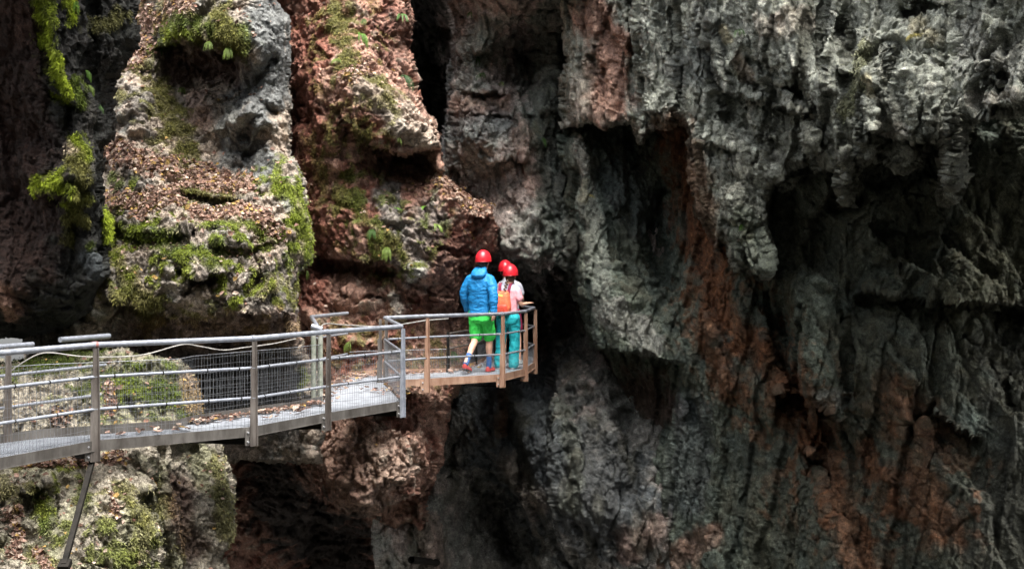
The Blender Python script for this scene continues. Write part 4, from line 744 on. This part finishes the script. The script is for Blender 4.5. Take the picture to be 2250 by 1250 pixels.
ts = MB(); torso(ts, [(.90, 0, 0, .158, .112), (1.0, 0, 0, .15, .108), (1.15, 0, 0, .158, .112), (1.27, 0, 0, .166, .108), (1.31, 0, 0, .15, .095)])
for q in ((LS, LE), (RS, RE)): limb(ts, [V((q[0][0]*.6, 0, 1.29)), V((q[0][0]*.98, 0, 1.285)), lerp(V(q[0]), V(q[1]), .55)], [.05, .064, .062])
remesh('shirt', ts, PINKF, wom, .008, .014, 12)
yk = MB(); torso(yk, [(1.25, 0, 0, .15, .10), (1.30, 0, 0, .165, .108), (1.35, 0, -.004, .125, .082), (1.40, 0, 0, .07, .062)])
for q in ((LS, LE), (RS, RE)): limb(yk, [V((q[0][0]*.35, 0, 1.36)), V((q[0][0]*.85, 0, 1.325)), V((q[0][0]*1.04, -.003, 1.295))], [.05, .055, .055])
remesh('yoke', yk, LAV, wom, .008, .004, 10, it=8)
for a, t in ((LA, LT), (RA, RT)): shoe(wom, a, t, PALE, .015, .042)
kid(helmet(wom, hc+V((0, -.012, .055)), .06))
h = MB(); blob(h, hc+V((0, -.028, -.01)), .080, .085, .095, 18, 8); kid(h.build('hair', HAIR, wom, smooth=True))
br = MB()
for k in range(11):
    z = 1.45-.026*k; blob(br, (.012*(-1)**k+.01, -.115-.004*k-.10*sstep(np.array(float(k)), 0, 6)*.9, z), .021-.0008*k, .02-.0008*k, .022, 8, 5)
kid(br.build('braid', HAIR, wom, smooth=True))
# her backpack, a thing of its own
pk = empty('backpack', wp+V((-.035, 0, 0)), R(-17)); tag(pk, 'orange backpack with maroon straps on the back of the pink tee', 'backpack')
m = MB(); m.rings([[V((-.01+rx*math.copysign(abs(math.cos(a))**.6, math.cos(a)), cy+ry*math.copysign(abs(math.sin(a))**.6, math.sin(a)), z)) for a in (2*math.pi*k/24 for k in range(24))] for z, cy, rx, ry in ((.915, -.18, .10, .06), (.935, -.185, .128, .082), (1.0, -.19, .137, .092), (1.1, -.188, .132, .088), (1.2, -.183, .122, .078), (1.26, -.178, .105, .066), (1.285, -.17, .07, .045))])
remesh('pack_body', m, ORANGE, pk, .007, .009, 11)
m = MB(); m.rings([[V((-.01+rx*math.copysign(abs(math.cos(a))**.6, math.cos(a)), cy+ry*math.copysign(abs(math.sin(a))**.6, math.sin(a)), z)) for a in (2*math.pi*k/20 for k in range(20))] for z, cy, rx, ry in ((.925, -.25, .095, .03), (.95, -.255, .112, .042), (1.04, -.258, .108, .042), (1.075, -.25, .09, .03))])
remesh('front_pocket', m, DORANGE, pk, .007, .006, 13)
for s in (-1, 1):
    m = MB(); q = [V((s*.075, -.11, 1.26)), V((s*.085, -.08, 1.36)), V((s*.095, -.01, 1.412)), V((s*.105, .07, 1.375)), V((s*.115, .12, 1.26)), V((s*.13, .10, 1.1)), V((s*.135, -.06, .98))]
    q = smooth_path(q, 5)
    for a, c in zip(q, q[1:]): m.box(a, c, .048, .012, up=(0, -1, .6) if a.z > 1.3 else (0, -1, 0))
    kid(m.build('strap', MAROON, pk))
m = MB(); m.box((.02, -.262, 1.21), (-.055, -.262, 1.225), .03, .008, up=(0, -1, 0)); kid(m.build('patch', noise_col('yellow_patch', (.65,.62,.12), (.75,.72,.2), 20, .8), pk))

# the third hiker, mostly hidden behind her
tp_ = deck(1119, 800); thd = empty('person', tp_, R(-8)); tag(thd, 'person in grey shirt and maroon shorts mostly hidden behind the pink tee', 'person', 'hikers on the walkway')
LH, LK, LA, LT = (-.09, 0, .92), (-.10, .03, .50), (-.10, -.01, .09), (-.11, .13, .025)
RH, RK, RA, RT = (.09, 0, .92), (.15, .04, .50), (.175, -.02, .09), (.19, .12, .025)
LS, LE, LW = (-.17, 0, 1.36), (-.24, .02, 1.12), (-.21, .18, 1.0)
RS, RE, RW = (.17, 0, 1.36), (.22, .03, 1.12), (.19, .20, 1.05)
hc = V((-.075, .04, 1.585))
b = MB(); torso(b, [(.79, 0, 0, .09, .08), (.88, 0, 0, .165, .105), (1.02, 0, .01, .135, .09), (1.2, 0, .0, .15, .1), (1.32, 0, 0, .15, .09), (1.41, 0, -.005, .09, .06), (1.47, -.02, 0, .052, .052)])
head(b, hc, (-.03, 0, 1.45))
for q in ((LH, LK, LA), (RH, RK, RA)): limb(b, q, [.084, .056, .036])
for q in ((LS, LE, LW), (RS, RE, RW)): limb(b, q, [.048, .038, .026])
for a, t in ((LA, LT), (RA, RT)): limb(b, [a, t], [.034, .03])
hand(b, RW, (0, .8, -.3), (-1, 0, 0), -1, .4); hand(b, LW, (0, .6, -.6), (1, 0, 0), 1, .4)
remesh('body', b, SKIN, thd, .007)
ts = MB(); torso(ts, [(.92, 0, 0, .165, .118), (1.05, 0, 0, .16, .115), (1.2, 0, 0, .17, .118), (1.35, 0, 0, .178, .112), (1.44, 0, -.004, .125, .08), (1.485, -.02, 0, .068, .065)])
for q in ((LS, LE), (RS, RE)): limb(ts, [V((q[0][0]*.4, 0, 1.40)), V((q[0][0]*.92, 0, 1.36)), lerp(V(q[0]), V(q[1]), .6)], [.05, .064, .06])
remesh('shirt', ts, GREYF, thd, .009, .008, 9)
sh = MB(); torso(sh, [(.75, 0, 0, .1, .09), (.80, 0, 0, .176, .126), (.9, 0, 0, .172, .122), (.97, 0, 0, .155, .11)])
for q in ((LH, LK), (RH, RK)): limb(sh, [V(q[0])+V((0,0,-.03)), lerp(V(q[0]), V(q[1]), .75)], [.106, .095])
remesh('shorts', sh, MAROON, thd, .009, .01, 9)
for a, t in ((LA, LT), (RA, RT)): shoe(thd, a, t, PALE, .015, .044)
kid(helmet(thd, hc+V((0, -.012, .055)), .05))
h = MB(); blob(h, hc+V((0, -.028, -.01)), .080, .085, .095, 18, 8); kid(h.build('hair', HAIRB, thd, smooth=True))

# ---------------------------------------------------------------- plants, moss and leaves
for k in MASS.values():
    n = len(k['P']); a = np.empty(n*3, np.float32); k['o'].data.vertex_normals.foreach_get('vector', a); a = a.reshape(-1, 3)
    vw = np.array((0, 0, EYE))-k['P']; fl = np.sign((a*vw).sum(1).mean()); k['n'] = a*fl
    k['px'] = CX+k['P'][:, 0]/k['P'][:, 1]*F; k['py'] = HY-(k['P'][:, 2]-EYE)/k['P'][:, 1]*F
_cell = {}
for nm, k in MASS.items():
    key = (np.floor(k['py']/5).astype(int)*1000+np.floor(k['px']/5).astype(int)); order = np.argsort(-k['P'][:, 1])
    for q, i in zip(key[order].tolist(), order.tolist()):
        c = _cell.get(q)
        if c is None or k['P'][i, 1] < c[0]: _cell[q] = (k['P'][i, 1], nm, i)
def surf(x, y):
    """nearest rock surface point seen at a photo pixel, and its normal"""
    for r in range(5):
        best = None
        for dy in range(-r, r+1):
            for dx in range(-r, r+1):
                c = _cell.get((int(y//5)+dy)*1000+int(x//5)+dx)
                if c and (best is None or c[0] < best[0]): best = c
        if best: k = MASS[best[1]]; return V(k['P'][best[2]]), V(k['n'][best[2]])
    raise ValueError((x, y))
def attr_mat(name, rough, trans=0.0, sheen=0):
    m, nt, bs = new_mat(name); a = nd(nt, 'ShaderNodeAttribute', attribute_name='tint').outputs['Color']
    tc = nd(nt, 'ShaderNodeTexCoord').outputs['Object']; n = nd(nt, 'ShaderNodeTexNoise', Scale=22.0, Detail=3.0); nt.links.new(tc, n.inputs[0])
    c = mixc(nt, 1.0, a, ramp(nt, n.outputs[0], [(.3, (.7, .7, .7)), (.7, (1.25, 1.25, 1.25))]), 'MULTIPLY'); nt.links.new(c, bs.inputs['Base Color'])
    bs.inputs['Roughness'].default_value = rough; bs.inputs['Specular IOR Level'].default_value = .25
    if trans:
        t = nt.nodes.new('ShaderNodeBsdfTranslucent'); nt.links.new(c, t.inputs[0]); mx = nt.nodes.new('ShaderNodeMixShader'); mx.inputs[0].default_value = trans
        nt.links.new(bs.outputs[0], mx.inputs[1]); nt.links.new(t.outputs[0], mx.inputs[2]); nt.links.new(mx.outputs[0], nt.nodes['Material Output'].inputs[0])
    return m
LEAFM = attr_mat('dry_leaf', .75, .2); MOSSM = attr_mat('moss_shoots', .8, .25); FERNM = attr_mat('fern_leaf', .55, .35)
LEAFC = np.array([(.30,.19,.15), (.37,.26,.21), (.25,.145,.105), (.42,.32,.26), (.18,.10,.075), (.46,.36,.29), (.40,.26,.09), (.28,.16,.12), (.33,.215,.17), (.13,.08,.06)])
def basis(n):
    r = rng.normal(size=n.shape); t = np.cross(n, r); t /= np.linalg.norm(t, axis=1)[:, None]+1e-9; return t, np.cross(n, t)
def leaves(name, P, N, size, parent=None, flat=.35):
    """curled dry leaves: a folded midrib with two halves"""
    n = len(P); N = N+rng.normal(size=(n, 3))*flat; N[:, 2] += .25; N /= np.linalg.norm(N, axis=1)[:, None]
    t, b = basis(N); L = (size*rng.uniform(.4, 1.35, n)**1.1)[:, None]; w = L*rng.uniform(.26, .42, (n, 1)); c = L*rng.uniform(-.1, .35, (n, 1)); f = w*rng.uniform(.1, .9, (n, 1))
    P = P+N*.012
    vs = np.stack([P-t*L*.5+N*c, P-t*L*.05, P+t*L*.5+N*c*rng.uniform(.2, 1.2, (n, 1)), P+b*w-t*L*.1+N*f, P-b*w-t*L*.05+N*f, P+b*w*.8+t*L*.22+N*(f+c*.3), P-b*w*.8+t*L*.2+N*(f+c*.3)], 1)
    i = np.arange(n)[:, None]*7; T = np.array([(0,1,3),(1,5,3),(1,2,5),(0,4,1),(1,4,6),(1,6,2)])
    o = np_mesh(name, vs.reshape(-1, 3), None, (i[:, :, None]+T[None]).reshape(-1, 3), LEAFM, parent, smooth=False)
    col = LEAFC[rng.integers(0, len(LEAFC), n)]*rng.uniform(.5, 1.05, (n, 1)); set_attr(o, 'tint', np.repeat(col, 7, 0)); return o
def onscreen(k): return (k['px'] > -40) & (k['px'] < 2290) & (k['py'] > -40) & (k['py'] < 1290)
LITN = {'mossy': 6800, 'red': 2300, 'lower': 2600, 'central': 0, 'over': 0, 'hang': 0, 'pillar': 0}
for nm, k in MASS.items():
    c = LITN[nm]
    if not c: continue
    w = np.where(onscreen(k), sstep(k['litter'], .15, .6)*sstep(k['n'][:, 2], -.15, .35) + .02*sstep(k['n'][:, 2], .3, .7)*(k['py'] < 1000 if nm == 'mossy' else 1), 0)
    i = rng.choice(len(w), c, p=w/w.sum()); P = k['P'][i]+rng.normal(size=(c, 3))*.02
    o = leaves('fallen_leaves', P, k['n'][i].copy(), .066 if nm != 'lower' else .055)
    tag(o, kind='stuff')
# leaves on the walkway
def litter_on(parts, name='fallen_leaves'):
    P = []
    for poly, n, sz in parts:
        for _ in range(n):
            i = random.randrange(len(poly)-1); t = random.random(); s = abs(random.gauss(0, sz)); a, b = poly[i], poly[i+1]; d = (b-a).normalized()
            P.append(lerp(a, b, t)+V((d.y, -d.x, 0))*s+V((0, 0, random.uniform(.005, .03))))
    P = np.array([tuple(p) for p in P]); N = np.zeros_like(P); N[:, 2] = 1
    o = leaves(name, P, N, .08, flat=.25); tag(o, kind='stuff')
litter_on([(path([(412,933),(470,922),(546,913)]), 120, .10), (path([(546,912),(640,900),(700,888)]), 150, .10), (path([(706,885),(728,847)]), 40, .12), (path([(728,846),(767,827),(843,823)]), 190, .16), (path([(846,846),(878,881)])[::-1], 60, .07),
           (path([(0,985),(280,951),(400,941)]), 22, .2), (path([(740,860),(860,850)]), 26, .5), (path([(860,824),(985,819),(1040,806)]), 110, .10), (path([(1046,803),(1085,786)]), 20, .1), (path([(560,930),(700,902)])[::-1], 12, -.1)])
# moss shoots
def shoots(name, k, count, thr, ln, wd):
    w = np.where(onscreen(k), sstep(k['moss'], thr, .8), 0)
    if w.sum() < 1: return
    i = rng.choice(len(w), count, p=w/w.sum()); P = k['P'][i]+rng.normal(size=(count, 3))*.012; n = k['n'][i]
    d = n+rng.normal(size=(count, 3))*.55+np.array((0, 0, -.25)); d /= np.linalg.norm(d, axis=1)[:, None]; t, _ = basis(d)
    L = (ln*rng.uniform(.4, 1.5, count))[:, None]; W_ = (wd*rng.uniform(.6, 1.4, count))[:, None]
    vs = np.stack([P-t*W_, P+t*W_, P+d*L*.6+t*W_*.9+np.array((0, 0, -.1))*L, P+d*L+np.array((0, 0, -.45))*L], 1)
    ix = np.arange(count)[:, None]*4; T = np.array([(0,1,2),(0,2,3)])
    o = np_mesh(name, vs.reshape(-1, 3), None, (ix[:, :, None]+T[None]).reshape(-1, 3), MOSSM, None, smooth=False)
    c = k['C'][i]; c = c*rng.uniform(.7, 1.6, (count, 1))*np.array((1.15, 1.15, 1.0)); set_attr(o, 'tint', np.repeat(np.clip(c, .01, .6), 4, 0)); tag(o, kind='stuff')
for nm, c in (('pillar', 36000), ('mossy', 80000), ('red', 30000), ('lower', 34000), ('over', 1500), ('hang', 2500)): shoots('moss', MASS[nm], c, .12, .026, .0055)
# ferns and tufts
FERNC = {'bright': (.11, .22, .035), 'mid': (.06, .125, .028), 'dark': (.035, .08, .024), 'dry': (.30, .26, .09), 'olive': (.14, .20, .04)}
def fern(name, x, y, n, L, kind, col, label, cat, hang=.5, spread=1.0):
    p, nn = surf(x, y); V_ = []; T_ = []; r = random.Random(x*7+y)
    out = V((nn.x, min(nn.y, -.1), nn.z*.4)).normalized()
    for f in range(int(n*2.6)):
        a = r.uniform(-1.2, 1.2)*spread; d = (out+V((math.sin(a)*.9, -.15, r.uniform(.1, .9)*(1-hang)))).normalized(); l = L*r.uniform(.3, .85)
        q = [V((0, 0, 0))]; ns = 15 if kind == 'fern' else 9
        for s in range(ns): d = (d+V((0, 0, -hang*.34*(s+2)/6))).normalized(); q.append(q[-1]+d*l/ns)
        for s in range(1, ns+1):
            t = (q[s]-q[s-1]).normalized(); side = t.cross(V((0, -.6, 1))).normalized(); prof = math.sin(math.pi*min(1, (s+.6)/(ns+1)))**.7
            if kind == 'fern':
                for sg in (-1, 1):
                    w = l*.07*prof; b = len(V_); c = q[s]; e = c+side*sg*w+t*w*.45+V((0, 0, -w*.3)); V_ += [c-t*l*.012, c+t*l*.014, lerp(c, e, .5)+t*l*.017, e, lerp(c, e, .5)-t*l*.013]; T_ += [(b, b+1, b+2), (b, b+2, b+4), (b+4, b+2, b+3)]
            else:
                w0 = l*(.045 if kind == 'strap' else .014)*prof+.001; w1 = l*(.045 if kind == 'strap' else .014)*math.sin(math.pi*min(1, (s+1.6)/(ns+1.6)))**.7; b = len(V_)
                V_ += [q[s-1]-side*w0, q[s-1]+side*w0, q[s]+side*w1, q[s]-side*w1]; T_ += [(b, b+1, b+2), (b, b+2, b+3)]
    o = np_mesh(name, np.array([tuple(v) for v in V_], np.float32), None, np.array(T_), FERNM, None, smooth=False); o.location = p+out*.02
    c = np.array(FERNC[col]); set_attr(o, 'tint', np.clip(c*rng.uniform(.7, 1.35, (len(V_), 1)), 0, .8)); tag(o, label, cat, {'fern': 'ferns on the rock', 'strap': 'strap leaved ferns on the rock', 'tuft': 'grass tufts on the rock'}[kind]); return o
for a in ((168,8,6,.26,'fern','bright','bright fern frond at the top of the dark pillar','fern',.7), (180,152,4,.22,'fern','bright','single curling fern frond at mid height of the dark pillar','fern',.8), (214,236,6,.16,'fern','mid','small fern on the pillar just below its bright moss ridge','fern',.5),
          (188,190,6,.2,'fern','olive','olive fern tucked under the pillar moss ridge','fern',.8), (398,192,9,.3,'fern','olive','drooping fern below the dark hollow of the mossy cliff','fern',.7), (345,108,6,.25,'fern','mid','pale green fern at the left lip of the dark hollow','fern',.7),
          (788,78,9,.42,'fern','bright','bright green hanging fern on the upper red cliff','fern',.8), (880,30,6,.4,'strap','mid','strap leaved fern hanging high on the red cliff','fern',.9), (800,40,6,.25,'fern','mid','small fern above the bright hanging fern','fern',.5), (884,168,12,.5,'fern','dark','dark fern at the left edge of the black chimney','fern',.7),
          (870,300,5,.2,'fern','olive','small fern near the lip of the pale ledge','fern',.7), (936,450,8,.42,'strap','bright','bright hart\'s tongue fern above the mossy ledge of the red cliff','fern',.95), (950,492,6,.3,'strap','olive','lower hart\'s tongue fern on the red cliff','fern',.95), (868,458,4,.22,'strap','bright','short bright strap fern on grey stone of the red cliff','fern',.6),
          (850,540,12,.36,'fern','olive','olive fern cluster over the hollow behind the platform','fern',.7), (815,500,9,.3,'fern','mid','fern cluster at the top of the olive moss band','fern',.7), (990,770,8,.34,'fern','mid','fern behind the low mesh beside the man','fern',.7), (1062,160,9,.32,'fern','mid','green fern on the central wall ledge','fern',.5), (1050,120,6,.26,'fern','mid','fern under the small roof of the central wall','fern',.6),
          (1100,182,6,.22,'fern','olive','small fern right of the central wall ledge','fern',.5), (1185,300,7,.3,'fern','mid','fern on the grey rib right of the tunnel','fern',.9), (1035,26,6,.26,'fern','mid','small fern at the top of the central wall','fern',.6), (1283,578,8,.24,'tuft','bright','bright grass tuft on the buttress edge right of the tunnel','grass tuft',.6),
          (1290,425,7,.22,'tuft','dry','yellowing tuft on the pale buttress edge','grass tuft',.6), (1628,488,6,.16,'tuft','bright','green tuft on the hanging grey pillar','grass tuft',.6), (1622,66,6,.24,'fern','mid','little green plant in a crack of the overhang','fern',.4), (2010,80,34,.26,'tuft','dry','dry yellow grass tuft on the overhang','grass tuft',.5,1.3),
          (630,390,12,.2,'tuft','bright','green grass tuft on the shoulder right of the leaf ramp','grass tuft',.5), (540,390,10,.16,'tuft','mid','short grass tuft at the foot of the grey boulder','grass tuft',.4), (740,130,12,.3,'tuft','olive','olive grass clump on the upper red cliff','grass tuft',.6), (672,590,8,.22,'fern','olive','fern hanging at the right edge of the mossy cliff','fern',.9), (500,100,14,.3,'tuft','olive','grass curtain hanging over the dark hollow','grass tuft',.95), (455,95,12,.26,'tuft','olive','shorter grass fringe left of the hanging curtain','grass tuft',.95), (765,750,8,.28,'fern','olive','fern on the red rock just above the platform','fern',.7)):
    fern('fern' if a[4] != 'tuft' else 'grass_tuft', *a)

# ---------------------------------------------------------------- light, camera
SUN_AZ, SUN_EL = R(152), R(66)      # azimuth: direction towards the sun, measured from +Y towards +X
sd = Vector((math.sin(SUN_AZ)*math.cos(SUN_EL), math.cos(SUN_AZ)*math.cos(SUN_EL), math.sin(SUN_EL)))
W = bpy.data.worlds.new('World'); S.world = W; W.use_nodes = True; nt = W.node_tree
sky = nt.nodes.new('ShaderNodeTexSky'); sky.sky_type = 'NISHITA'; sky.sun_disc = False; sky.sun_elevation = SUN_EL; sky.sun_rotation = SUN_AZ
sky.air_density = 1.0; sky.dust_density = 3.0; sky.ozone_density = 1.0
bw = nt.nodes.new('ShaderNodeRGBToBW'); nt.links.new(sky.outputs[0], bw.inputs[0])
mx = nt.nodes.new('ShaderNodeMix'); mx.data_type = 'RGBA'; mx.inputs[0].default_value = .86
nt.links.new(sky.outputs[0], mx.inputs[6]); nt.links.new(bw.outputs[0], mx.inputs[7])
nt.links.new(mx.outputs[2], nt.nodes['Background'].inputs[0]); nt.nodes['Background'].inputs[1].default_value = .15
L = bpy.data.lights.new('sun', 'SUN'); L.energy = 2.0; L.angle = R(45); L.color = (1, .95, .87)
lo = bpy.data.objects.new('sun', L); COL.objects.link(lo); lo.rotation_euler = sd.to_track_quat('Z', 'Y').to_euler(); lo.location = sd*40
cam = bpy.data.cameras.new('camera'); co = bpy.data.objects.new('camera', cam); COL.objects.link(co)
co.location = (0, 0, EYE); co.rotation_euler = (R(90), 0, 0); cam.sensor_width = 36; cam.lens = 36*F/2250; cam.shift_y = -(625-HY)/2250; cam.clip_end = 300; cam.clip_start = .1
S.camera = co
S.view_settings.view_transform = 'Standard'; S.view_settings.look = 'None'; S.view_settings.exposure = 2.5; S.view_settings.gamma = 1
S.cycles.use_denoising = True; S.cycles.max_bounces = 6; S.cycles.diffuse_bounces = 4; S.cycles.use_adaptive_sampling = True
